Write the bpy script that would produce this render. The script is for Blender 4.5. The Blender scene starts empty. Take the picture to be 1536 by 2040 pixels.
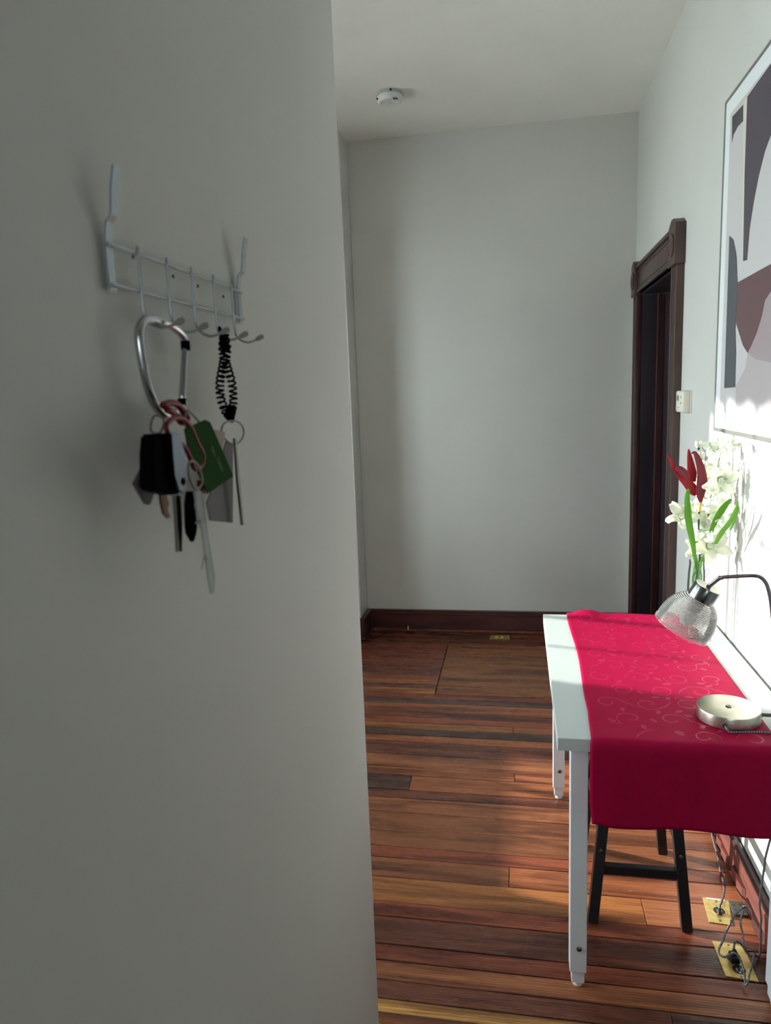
import bpy, bmesh, math, random
from mathutils import Vector, Matrix, noise
random.seed(7)
sc = bpy.context.scene
col = sc.collection

# ------------------------------------------------------------------ camera
camd = bpy.data.cameras.new('camera'); cam = bpy.data.objects.new('camera', camd); col.objects.link(cam)
Rv, Uv, Fv = Vector((.9829, .1798, -.0390)), Vector((.0084, .1677, .9858)), Vector((-.1838, .9693, -.1634))
m3 = Matrix((Rv, Uv, -Fv)).transposed()
cam.matrix_world = Matrix.Translation((0, 0, 1.6043)) @ m3.to_4x4()
camd.sensor_fit = 'HORIZONTAL'; camd.sensor_width = 36.0
camd.lens = 36.0 * 1413.0 / 1536.0
camd.clip_start = .02; camd.clip_end = 200
camd.dof.use_dof = True; camd.dof.focus_distance = 2.3; camd.dof.aperture_fstop = 9.5
sc.camera = cam

# ------------------------------------------------------------------ light
world = bpy.data.worlds.new('sky'); sc.world = world; world.use_nodes = True
wb = world.node_tree.nodes['Background']
wb.inputs[0].default_value = (.86, .95, 1.0, 1); wb.inputs[1].default_value = 8.0
SUNDIR = Vector((1, -.25, -.305)).normalized()
sl = bpy.data.lights.new('sun', 'SUN'); sl.energy = 5.3; sl.angle = math.radians(.7); sl.color = (1.0, .97, .92)
so = bpy.data.objects.new('sun', sl); col.objects.link(so)
so.rotation_euler = SUNDIR.to_track_quat('-Z', 'Y').to_euler(); so.location = (-6, 4, 5)
def portal(x, y, z, sx, sy, rot):
    l = bpy.data.lights.new('window_portal', 'AREA'); l.shape = 'RECTANGLE'; l.size = sx; l.size_y = sy
    l.cycles.is_portal = True
    o = bpy.data.objects.new('window_portal', l); col.objects.link(o); o.location = (x, y, z); o.rotation_euler = rot
portal(-2.66, 3.215, 1.69, 1.82, .95, (0, math.radians(-90), 0))
portal(.1, -2.46, 1.55, .5, .8, (math.radians(90), 0, 0))
portal(-2.66, 1.375, 1.69, 1.82, .95, (0, math.radians(-90), 0))
sc.view_settings.view_transform = 'Standard'; sc.view_settings.look = 'None'
sc.view_settings.gamma = 1.0; sc.view_settings.use_curve_mapping = False
sc.view_settings.exposure = 1.12
sc.cycles.use_denoising = True
sc.cycles.max_bounces = 14; sc.cycles.diffuse_bounces = 8; sc.cycles.transparent_max_bounces = 24
sc.cycles.transmission_bounces = 8; sc.cycles.sample_clamp_indirect = 6.0
sc.cycles.caustics_reflective = False; sc.cycles.caustics_refractive = False

# ------------------------------------------------------------------ materials
def lin(c): return tuple(((v / 255) / 12.92 if v / 255 <= .04045 else ((v / 255 + .055) / 1.055) ** 2.4) for v in c)
class N:
    def __init__(s, name):
        s.m = bpy.data.materials.new(name); s.m.use_nodes = True; s.t = s.m.node_tree; s.b = s.t.nodes['Principled BSDF']
    def n(s, typ, **kw):
        o = s.t.nodes.new(typ)
        for k, v in kw.items(): setattr(o, k, v)
        return o
    def l(s, a, b): s.t.links.new(a, b)
def mat(name, rgb, rough=.5, metal=0.0, spec=.5, bump=0, bscale=200, var=0, vscale=8, coat=0, stretch=None):
    k = N(name); b = k.b
    c = lin(rgb) + (1,)
    b.inputs['Base Color'].default_value = c; b.inputs['Roughness'].default_value = rough
    b.inputs['Metallic'].default_value = metal; b.inputs['Specular IOR Level'].default_value = spec
    b.inputs['Coat Weight'].default_value = coat
    g = k.n('ShaderNodeNewGeometry'); src = g.outputs['Position']
    if stretch:
        mp = k.n('ShaderNodeMapping'); mp.inputs['Scale'].default_value = stretch; k.l(src, mp.inputs[0]); src = mp.outputs[0]
    if var:
        t = k.n('ShaderNodeTexNoise'); t.inputs['Scale'].default_value = vscale; t.inputs['Detail'].default_value = 5; k.l(src, t.inputs['Vector'])
        mr = k.n('ShaderNodeMapRange'); mr.inputs[1].default_value = .3; mr.inputs[2].default_value = .7
        mr.inputs[3].default_value = 1 - var; mr.inputs[4].default_value = 1 + var; k.l(t.outputs[0], mr.inputs[0])
        mx = k.n('ShaderNodeMix', data_type='RGBA', blend_type='MULTIPLY'); mx.inputs[0].default_value = 1
        mx.inputs[6].default_value = c; k.l(mr.outputs[0], mx.inputs[7]); k.l(mx.outputs[2], b.inputs['Base Color'])
    if bump:
        t = k.n('ShaderNodeTexNoise'); t.inputs['Scale'].default_value = bscale; t.inputs['Detail'].default_value = 3; k.l(src, t.inputs['Vector'])
        bp = k.n('ShaderNodeBump'); bp.inputs['Strength'].default_value = bump; bp.inputs['Distance'].default_value = .002
        k.l(t.outputs[0], bp.inputs['Height']); k.l(bp.outputs[0], b.inputs['Normal'])
    return k.m

def wall_mat(name, rgb, scuffs=0.0, rough=.55):
    """painted plaster: fine roller stipple, soft unevenness, a few pale rubbed scuffs"""
    k = N(name); b = k.b; b.inputs['Roughness'].default_value = rough; b.inputs['Specular IOR Level'].default_value = .35
    g = k.n('ShaderNodeNewGeometry')
    t = k.n('ShaderNodeTexNoise'); t.inputs['Scale'].default_value = 2.2; t.inputs['Detail'].default_value = 4; k.l(g.outputs[0], t.inputs['Vector'])
    mr = k.n('ShaderNodeMapRange'); mr.inputs[1].default_value = .3; mr.inputs[2].default_value = .7; mr.inputs[3].default_value = .97; mr.inputs[4].default_value = 1.03
    k.l(t.outputs[0], mr.inputs[0])
    mx = k.n('ShaderNodeMix', data_type='RGBA', blend_type='MULTIPLY'); mx.inputs[0].default_value = 1
    mx.inputs[6].default_value = lin(rgb) + (1,); k.l(mr.outputs[0], mx.inputs[7]); out = mx.outputs[2]
    if scuffs:
        mp = k.n('ShaderNodeMapping'); mp.inputs['Scale'].default_value = (30, 34, 9); mp.inputs['Rotation'].default_value = (.15, 0, 0); k.l(g.outputs[0], mp.inputs[0])
        s = k.n('ShaderNodeTexNoise'); s.inputs['Scale'].default_value = 1.0; s.inputs['Detail'].default_value = 2; k.l(mp.outputs[0], s.inputs['Vector'])
        r = k.n('ShaderNodeMapRange'); r.inputs[1].default_value = .71; r.inputs[2].default_value = .80; r.inputs[4].default_value = scuffs; k.l(s.outputs[0], r.inputs[0])
        m2 = k.n('ShaderNodeMix', data_type='RGBA'); k.l(r.outputs[0], m2.inputs[0]); k.l(out, m2.inputs[6]); m2.inputs[7].default_value = (.75, .75, .73, 1); out = m2.outputs[2]
    k.l(out, b.inputs['Base Color'])
    t2 = k.n('ShaderNodeTexNoise'); t2.inputs['Scale'].default_value = 160; t2.inputs['Detail'].default_value = 3; k.l(g.outputs[0], t2.inputs['Vector'])
    bp = k.n('ShaderNodeBump'); bp.inputs['Strength'].default_value = .12; bp.inputs['Distance'].default_value = .002
    k.l(t2.outputs[0], bp.inputs['Height']); k.l(bp.outputs[0], b.inputs['Normal'])
    return k.m

def floor_mat(name, rough=.3):
    """old varnished pine: colour per board from the object colour, dark streaks and ring grain along X"""
    k = N(name); b = k.b
    oi = k.n('ShaderNodeObjectInfo'); g = k.n('ShaderNodeNewGeometry')
    rs = k.n('ShaderNodeVectorMath', operation='SCALE'); rs.inputs[0].default_value = (7.3, 3.1, 11.7); k.l(oi.outputs['Random'], rs.inputs['Scale'])
    ad = k.n('ShaderNodeVectorMath', operation='ADD'); k.l(g.outputs[0], ad.inputs[0]); k.l(rs.outputs[0], ad.inputs[1])
    def nz(scale, det, dist=0):
        mp = k.n('ShaderNodeMapping'); mp.inputs['Scale'].default_value = scale; k.l(ad.outputs[0], mp.inputs[0])
        t = k.n('ShaderNodeTexNoise'); t.inputs['Scale'].default_value = 1; t.inputs['Detail'].default_value = det; t.inputs['Distortion'].default_value = dist
        k.l(mp.outputs[0], t.inputs['Vector']); return t
    def rng(src, a, bb, c, d):
        r = k.n('ShaderNodeMapRange'); r.inputs[1].default_value = a; r.inputs[2].default_value = bb; r.inputs[3].default_value = c; r.inputs[4].default_value = d
        k.l(src, r.inputs[0]); return r.outputs[0]
    broad = rng(nz((1.6, 22, 1), 3, .6).outputs[0], .44, .64, 0, 1)        # dark stain streaks
    fine = rng(nz((7, 330, 1), 5).outputs[0], .3, .7, .78, 1.22)            # fine pores
    mp = k.n('ShaderNodeMapping'); mp.inputs['Scale'].default_value = (.9, 14, 1); k.l(ad.outputs[0], mp.inputs[0])
    w = k.n('ShaderNodeTexWave', wave_type='BANDS', bands_direction='Y'); w.inputs['Scale'].default_value = 2.6; w.inputs['Distortion'].default_value = 7
    w.inputs['Detail'].default_value = 2.5; w.inputs['Detail Scale'].default_value = .7; k.l(mp.outputs[0], w.inputs['Vector'])
    ring = rng(w.outputs['Fac'], 0, 1, .8, 1.14)
    m1 = k.n('ShaderNodeMath', operation='MULTIPLY'); k.l(fine, m1.inputs[0]); k.l(ring, m1.inputs[1])
    dark = k.n('ShaderNodeMix', data_type='RGBA', blend_type='MULTIPLY'); dark.inputs[0].default_value = 1
    k.l(oi.outputs['Color'], dark.inputs[6]); dark.inputs[7].default_value = (.42, .38, .42, 1)
    mx = k.n('ShaderNodeMix', data_type='RGBA'); k.l(broad, mx.inputs[0]); k.l(oi.outputs['Color'], mx.inputs[6]); k.l(dark.outputs[2], mx.inputs[7])
    m2 = k.n('ShaderNodeMix', data_type='RGBA', blend_type='MULTIPLY'); m2.inputs[0].default_value = 1; k.l(mx.outputs[2], m2.inputs[6]); k.l(m1.outputs[0], m2.inputs[7])
    # tiny pale chips and scratches
    mp3 = k.n('ShaderNodeMapping'); mp3.inputs['Scale'].default_value = (55, 90, 1); k.l(ad.outputs[0], mp3.inputs[0])
    t3 = k.n('ShaderNodeTexNoise'); t3.inputs['Scale'].default_value = 1; t3.inputs['Detail'].default_value = 1; k.l(mp3.outputs[0], t3.inputs['Vector'])
    chip = rng(t3.outputs[0], .80, .83, 0, .6)
    m3_ = k.n('ShaderNodeMix', data_type='RGBA'); k.l(chip, m3_.inputs[0]); k.l(m2.outputs[2], m3_.inputs[6]); m3_.inputs[7].default_value = (.5, .42, .34, 1)
    k.l(m3_.outputs[2], b.inputs['Base Color'])
    ro = rng(nz((9, 60, 1), 3).outputs[0], .3, .7, rough - .06, rough + .14); k.l(ro, b.inputs['Roughness'])
    b.inputs['Specular IOR Level'].default_value = .55
    bp = k.n('ShaderNodeBump'); bp.inputs['Strength'].default_value = .25; bp.inputs['Distance'].default_value = .0015
    k.l(m1.outputs[0], bp.inputs['Height']); k.l(bp.outputs[0], b.inputs['Normal'])
    return k.m

def glass_mat(name, tint=(1, 1, 1), trans=.6, white=.3, rough=.05, ior=1.5):
    """thin clear glass: see-through, a little translucent, glossy by angle"""
    k = N(name); t = k.t; t.nodes.remove(k.b); out = [n for n in t.nodes if n.type == 'OUTPUT_MATERIAL'][0]
    tr = k.n('ShaderNodeBsdfTransparent'); tr.inputs[0].default_value = tint + (1,)
    tl = k.n('ShaderNodeBsdfTranslucent'); tl.inputs[0].default_value = (.95, .97, .95, 1)
    df = k.n('ShaderNodeBsdfDiffuse'); df.inputs[0].default_value = (.9, .92, .9, 1)
    gl = k.n('ShaderNodeBsdfGlossy'); gl.inputs[1].default_value = rough
    fr = k.n('ShaderNodeFresnel'); fr.inputs[0].default_value = ior
    a = k.n('ShaderNodeMixShader'); a.inputs[0].default_value = .5; k.l(tl.outputs[0], a.inputs[1]); k.l(df.outputs[0], a.inputs[2])
    b2 = k.n('ShaderNodeMixShader'); b2.inputs[0].default_value = white; k.l(tr.outputs[0], b2.inputs[1]); k.l(a.outputs[0], b2.inputs[2])
    c = k.n('ShaderNodeMixShader'); k.l(fr.outputs[0], c.inputs[0]); k.l(b2.outputs[0], c.inputs[1]); k.l(gl.outputs[0], c.inputs[2])
    k.l(c.outputs[0], out.inputs[0]); return k.m

def petal_mat(name, rgb, tr=.35):
    k = N(name); t = k.t; out = [n for n in t.nodes if n.type == 'OUTPUT_MATERIAL'][0]
    k.b.inputs['Base Color'].default_value = lin(rgb) + (1,); k.b.inputs['Roughness'].default_value = .6
    tl = k.n('ShaderNodeBsdfTranslucent'); tl.inputs[0].default_value = lin(rgb) + (1,)
    mx = k.n('ShaderNodeMixShader'); mx.inputs[0].default_value = tr; k.l(k.b.outputs[0], mx.inputs[1]); k.l(tl.outputs[0], mx.inputs[2]); k.l(mx.outputs[0], out.inputs[0])
    g = k.n('ShaderNodeNewGeometry'); tn = k.n('ShaderNodeTexNoise'); tn.inputs['Scale'].default_value = 120; k.l(g.outputs[0], tn.inputs['Vector'])
    bp = k.n('ShaderNodeBump'); bp.inputs['Strength'].default_value = .2; bp.inputs['Distance'].default_value = .002; k.l(tn.outputs[0], bp.inputs['Height']); k.l(bp.outputs[0], k.b.inputs['Normal'])
    return k.m

def braid_mat(name):
    k = N(name); g = k.n('ShaderNodeNewGeometry')
    w = k.n('ShaderNodeTexChecker'); w.inputs['Scale'].default_value = 330; w.inputs[1].default_value = (.03, .03, .035, 1); w.inputs[2].default_value = (.32, .32, .33, 1)
    k.l(g.outputs[0], w.inputs['Vector']); k.l(w.outputs[0], k.b.inputs['Base Color']); k.b.inputs['Roughness'].default_value = .7; return k.m

M = dict(
    wall=wall_mat('grey_wall_paint', (203, 204, 200)),
    wall_near=wall_mat('grey_wall_paint_scuffed', (216, 216, 211), .35),
    ceiling=wall_mat('ceiling_paint', (236, 236, 231)),
    floor=floor_mat('varnished_pine', .25), subfloor=mat('dark_gap', (22, 14, 12), .9),
    trim=mat('dark_stained_wood', (62, 36, 34), .38, bump=.3, bscale=60, var=.35, vscale=18, stretch=(1, 1, .25)),
    trim_h=mat('dark_stained_wood_long', (70, 36, 34), .33, bump=.3, bscale=40, var=.4, vscale=14, stretch=(.2, 1, 1.5)),
    redwood=mat('raw_red_wood', (96, 46, 36), .6, bump=.5, bscale=60, var=.4, vscale=30, stretch=(1, .15, 2)),
    door=mat('near_black_door_wood', (38, 30, 38), .45, bump=.2, bscale=40, var=.25, vscale=9, stretch=(1, 1, .2)),
    casing=mat('brown_casing_wood', (70, 52, 47), .42, bump=.3, bscale=50, var=.3, vscale=16, stretch=(1, 1, .2)),
    white=mat('white_painted_steel', (226, 229, 234), .35, bump=.05, bscale=300), tabletop=mat('white_laminate', (198, 206, 204), .38, bump=.05, bscale=250),
    glide=mat('white_plastic', (225, 225, 220), .4), bolt=mat('steel_bolt', (120, 120, 118), .3, 1),
    runner=mat('crimson_satin', (166, 3, 60), .6, spec=.12, bump=.35, bscale=900, var=.06, vscale=60),
    damask=mat('crimson_damask_pattern', (178, 26, 76), .4, spec=.35, bump=.3, bscale=1200),
    black=mat('black_painted_wood', (18, 17, 22), .38, bump=.15, bscale=80, var=.2, vscale=30),
    brushed=mat('brushed_nickel', (205, 200, 186), .3, 1, bump=.12, bscale=60, stretch=(1, 1, 14)),
    pole=mat('gunmetal_tube', (112, 104, 108), .35, .9, bump=.05, bscale=200), capmetal=mat('dark_chrome', (120, 122, 124), .2, 1, bump=.03, bscale=100),
    shade=glass_mat('ribbed_glass_clear', (.98, .99, .98), white=.24, rough=.15, ior=1.3), shade2=glass_mat('ribbed_glass_ridge', (.97, .98, .97), white=.9, rough=.15, ior=1.3), vase=glass_mat('vase_glass', (.95, .985, .97), white=.05, rough=.02, ior=1.25),
    braid=braid_mat('braided_fabric'), hole=mat('black_rubber', (14, 14, 15), .5, bump=.05), greycable=mat('grey_cable', (92, 92, 95), .5, bump=.05),
    tape=mat('black_tape', (28, 28, 30), .5, bump=.05), paleplastic=mat('pale_plastic', (214, 212, 205), .5, bump=.05), blackcable=mat('black_cable', (18, 16, 17), .5, bump=.05),
    petal=petal_mat('white_silk_petal', (246, 248, 236)), leafg=petal_mat('green_silk_leaf', (112, 176, 52)), darkstem=mat('dark_green_stem', (40, 66, 44), .5, bump=.1),
    greenstem=mat('green_stem', (84, 140, 50), .5, bump=.1), redp=petal_mat('crimson_silk_bract', (168, 22, 42), .2), darkred=petal_mat('dark_red_silk', (120, 26, 44), .15), yellow=mat('yellow_neck', (216, 170, 60), .5, bump=.1),
    plate=mat('brass_plate', (206, 180, 112), .35, .6, bump=.15, bscale=90, var=.15, vscale=60), galv=mat('galvanised_steel', (118, 118, 112), .45, .8, bump=.1),
    socket=mat('dark_socket', (40, 38, 36), .4, bump=.05), detector=mat('white_detector_plastic', (214, 217, 217), .5, bump=.05), slot=mat('dark_slot', (40, 42, 42), .6, bump=.05),
    detring=mat('detector_ring_plastic', (190, 193, 193), .5, bump=.05), thermo=mat('thermostat_plastic', (218, 216, 203), .45, bump=.05), lcd=mat('grey_display', (120, 128, 120), .2, bump=.02),
    frame=mat('silver_frame', (150, 150, 142), .35, .6, bump=.05), rack=mat('silver_lacquered_steel', (168, 176, 180), .32, .85, bump=.05), tip=mat('matt_grey_tip', (150, 146, 140), .6, bump=.05),
    chrome=mat('polished_aluminium', (185, 185, 188), .2, 1, bump=.03), steel=mat('key_steel', (120, 118, 112), .3, .9, bump=.08, bscale=400),
    brasskey=mat('worn_brass', (74, 44, 28), .4, .85, bump=.2, bscale=300), red=mat('red_anodised', (112, 8, 24), .3, .4, bump=.03), blackplastic=mat('black_plastic', (7, 7, 9), .85, 0, .03, bump=.05),
    fobtrim=mat('blue_grey_chrome', (48, 56, 68), .2, .9, bump=.05), green=mat('green_card', (24, 70, 16), .6, 0, .04, bump=.03), orange=mat('orange_card', (140, 42, 20), .5, 0, .2, bump=.03),
    greycard=mat('mauve_grey_card', (98, 88, 92), .5, 0, .3, bump=.05), beige=mat('beige_card', (165, 152, 140), .6, bump=.05), ink=mat('pale_green_ink', (84, 120, 78), .6, bump=.03),
    clear=glass_mat('clear_glitter_plastic', (.92, .95, .93), white=.45, rough=.1), outside=mat('outdoor_pale_gravel', (205, 204, 198), .9, bump=.3, bscale=20, var=.1, vscale=1),
    sash=mat('white_sash_paint', (225, 225, 220), .5, bump=.05), pane=glass_mat('window_glass', (.98, 1, .99), white=.0, rough=.01), lace=glass_mat('lace_fabric', (.8, .8, .8), white=.97, rough=.8),
    paint_blob=mat('pale_paint_chip', (190, 190, 184), .6, bump=.1), putty=mat('dark_plug_hole', (70, 68, 64), .8, bump=.1),
    art_bg=mat('print_pale_grey', (196, 194, 195), .5, bump=.02), mat_board=mat('mat_board_white', (222, 228, 230), .6, bump=.05),
    a_dark=mat('print_charcoal', (74, 70, 76), .5, bump=.02), a_wedge=mat('print_plum_grey', (76, 69, 79), .5, bump=.02), a_strip=mat('print_cream', (208, 205, 192), .5, bump=.02),
    a_pill=mat('print_slate', (78, 82, 88), .5, bump=.02), a_maroon=mat('print_maroon', (100, 72, 76), .5, bump=.02), a_mauve=mat('print_mauve', (160, 146, 150), .5, bump=.02), a_lower=mat('print_taupe', (178, 170, 172), .5, bump=.02),
    scribble=mat('print_ink_text', (95, 95, 95), .6),
)
# ------------------------------------------------------------------ helpers
def NB(): return bmesh.new()
def box(bm, x0, x1, y0, y1, z0, z1, bev=0):
    vs = [bm.verts.new((x, y, z)) for x in (x0, x1) for y in (y0, y1) for z in (z0, z1)]
    fs = [bm.faces.new([vs[i] for i in f]) for f in ((0, 1, 3, 2), (4, 6, 7, 5), (0, 4, 5, 1), (2, 3, 7, 6), (0, 2, 6, 4), (1, 5, 7, 3))]
    if bev:
        es = list({e for f in fs for e in f.edges})
        bmesh.ops.bevel(bm, geom=es, offset=bev, segments=2, profile=.5, affect='EDGES')
    return vs
def orient_box(bm, p, q, w, d, hint=(0, 1, 0), bev=0, ends=None):
    """bar from p to q, w across, d along hint"""
    p, q = Vector(p), Vector(q); t = (q - p).normalized(); h = Vector(hint); h = (h - t * h.dot(t)).normalized(); s = t.cross(h)
    vs = []
    for c in (p, q):
        for a in (-1, 1):
            for b in (-1, 1):
                vs.append(bm.verts.new(c + s * a * w / 2 + h * b * d / 2))
    fs = [bm.faces.new([vs[i] for i in f]) for f in ((0, 1, 3, 2), (4, 6, 7, 5), (0, 4, 5, 1), (2, 3, 7, 6), (0, 2, 6, 4), (1, 5, 7, 3))]
    if bev: bmesh.ops.bevel(bm, geom=list({e for f in fs for e in f.edges}), offset=bev, segments=2, profile=.5, affect='EDGES')
def smooth_pts(pts, n=5, closed=False):
    P = [Vector(p) for p in pts]; out = []
    m = len(P); rngi = range(m if closed else m - 1)
    for i in rngi:
        if closed: a, b, c, d = P[(i - 1) % m], P[i], P[(i + 1) % m], P[(i + 2) % m]
        else: a, b, c, d = P[max(i - 1, 0)], P[i], P[i + 1], P[min(i + 2, m - 1)]
        for j in range(n):
            t = j / n
            out.append(.5 * ((2 * b) + (c - a) * t + (2 * a - 5 * b + 4 * c - d) * t * t + (3 * b - a - 3 * c + d) * t ** 3))
    if not closed: out.append(P[-1])
    return out
def tube(bm, pts, r, seg=8, closed=False, sm=0, flat=None):
    P = smooth_pts(pts, sm, closed) if sm else [Vector(p) for p in pts]
    n = len(P); rr = r if hasattr(r, '__len__') else [r] * n
    if len(rr) != n: rr = [rr[min(len(rr) - 1, int(i / (n - 1) * (len(rr) - 1) + .5))] for i in range(n)]
    T = []
    for i in range(n):
        a, b = (P[(i - 1) % n], P[(i + 1) % n]) if closed else (P[max(i - 1, 0)], P[min(i + 1, n - 1)])
        d = (b - a); T.append(d.normalized() if d.length > 1e-9 else Vector((0, 0, 1)))
    u = T[0].orthogonal().normalized(); rings = []
    for i in range(n):
        if i:
            u = (u - T[i] * u.dot(T[i]))
            u = u.normalized() if u.length > 1e-6 else T[i].orthogonal().normalized()
        v = T[i].cross(u)
        rings.append([bm.verts.new(P[i] + (u * math.cos(2 * math.pi * k / seg) + v * math.sin(2 * math.pi * k / seg)) * rr[i]) for k in range(seg)])
    if closed:   # align last ring with the first
        best = min(range(seg), key=lambda s: (rings[-1][s].co - rings[0][0].co).length)
    for i in range(n - 1 + (1 if closed else 0)):
        A, B = rings[i], rings[(i + 1) % n]
        off = 0
        if closed and i == n - 1:
            A = A[best:] + A[:best]
        for k in range(seg):
            bm.faces.new((A[k], A[(k + 1) % seg], B[(k + 1) % seg], B[k]))
    if not closed:
        bm.faces.new(rings[0][::-1]); bm.faces.new(rings[-1])
def lathe(bm, prof, o, axis=(0, 0, 1), seg=32, cap0=True, cap1=True, x=None):
    """prof: (radius, height along axis)"""
    o = Vector(o); a = Vector(axis).normalized(); u = (Vector(x) if x else a.orthogonal()); u = (u - a * u.dot(a)).normalized(); v = a.cross(u); R_ = []
    for r, h in prof:
        R_.append([bm.verts.new(o + a * h + (u * math.cos(2 * math.pi * k / seg) + v * math.sin(2 * math.pi * k / seg)) * max(r, 1e-5)) for k in range(seg)])
    for A, B in zip(R_, R_[1:]):
        for k in range(seg): bm.faces.new((A[k], A[(k + 1) % seg], B[(k + 1) % seg], B[k]))
    if cap0: bm.faces.new(R_[0][::-1])
    if cap1: bm.faces.new(R_[-1])
def slab(bm, pts, n, th):
    """closed outline extruded along n by th"""
    n = Vector(n).normalized() * th; A = [bm.verts.new(Vector(p)) for p in pts]; B = [bm.verts.new(Vector(p) + n) for p in pts]; k = len(A)
    bm.faces.new(A[::-1]); bm.faces.new(B)
    for i in range(k): bm.faces.new((A[i], A[(i + 1) % k], B[(i + 1) % k], B[i]))
def leaf(bm, pts, width, nrm, cup=.25, th=.0006, sm=4, prof=None, ruffle=0, seed=0):
    P = smooth_pts(pts, sm); n = len(P); nrm = Vector(nrm).normalized(); R_ = []
    for i, p in enumerate(P):
        t = i / (n - 1); T = (P[min(i + 1, n - 1)] - P[max(i - 1, 0)]).normalized(); s = T.cross(nrm).normalized(); nn = s.cross(T)
        w = width * (prof(t) if prof else math.sin(math.pi * min(1, .08 + t * .92)) ** .7)
        row = []
        for j in range(5):
            a = (j - 2) / 2; rf = ruffle * math.sin(9 * t + a * 2 + seed) * abs(a)
            row.append(p + s * a * w + nn * (cup * w * a * a + rf))
        R_.append((row, nn))
    F = [[bm.verts.new(q + nn * th / 2) for q in row] for row, nn in R_]; B = [[bm.verts.new(q - nn * th / 2) for q in row] for row, nn in R_]
    for i in range(n - 1):
        for j in range(4):
            bm.faces.new((F[i][j], F[i][j + 1], F[i + 1][j + 1], F[i + 1][j])); bm.faces.new((B[i][j], B[i + 1][j], B[i + 1][j + 1], B[i][j + 1]))
        bm.faces.new((F[i][0], F[i + 1][0], B[i + 1][0], B[i][0])); bm.faces.new((F[i][4], B[i][4], B[i + 1][4], F[i + 1][4]))
    bm.faces.new(F[0] + B[0][::-1]); bm.faces.new(F[-1][::-1] + B[-1])
def finish(o, bm, m, smooth):
    bmesh.ops.recalc_face_normals(bm, faces=bm.faces)
    bm.to_mesh(o.data); bm.free(); o.data.materials.append(M[m] if isinstance(m, str) else m)
    if smooth:
        o.data.polygons.foreach_set('use_smooth', [True] * len(o.data.polygons))
        if smooth != 'full':
            try: o.data.set_sharp_from_angle(angle=math.radians(smooth if isinstance(smooth, (int, float)) and smooth > 1 else 35))
            except Exception: pass
ORG = {}
def obj(name, bm, m, parent=None, smooth=False, label=None):
    """one mesh object; the bmesh is in world coordinates"""
    me = bpy.data.meshes.new(name); o = bpy.data.objects.new(name, me); col.objects.link(o)
    if parent is None:
        xs = [v.co for v in bm.verts]; lo = [min(c[i] for c in xs) for i in range(3)]; hi = [max(c[i] for c in xs) for i in range(3)]
        org = Vector(((lo[0] + hi[0]) / 2, (lo[1] + hi[1]) / 2, lo[2])); o.location = org
    else:
        org = ORG[parent.name]; o.parent = parent
    ORG[o.name] = org
    bmesh.ops.translate(bm, verts=bm.verts, vec=-org)
    finish(o, bm, m, smooth)
    if label: o['label'] = label
    return o
def thing(name, label, cat, loc, group=None):
    o = bpy.data.objects.new(name, None); col.objects.link(o); o.location = loc; o.empty_display_size = .05
    ORG[o.name] = Vector(loc); o['label'] = label; o['category'] = cat
    if group: o['group'] = group
    return o
def tag(o, label, cat, group=None):
    o['label'] = label; o['category'] = cat
    if group: o['group'] = group
    return o
def struct(name, bm, m, label=None, smooth=False):
    o = obj(name, bm, m, None, smooth); o['kind'] = 'structure'
    if label: o['label'] = label
    return o
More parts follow.
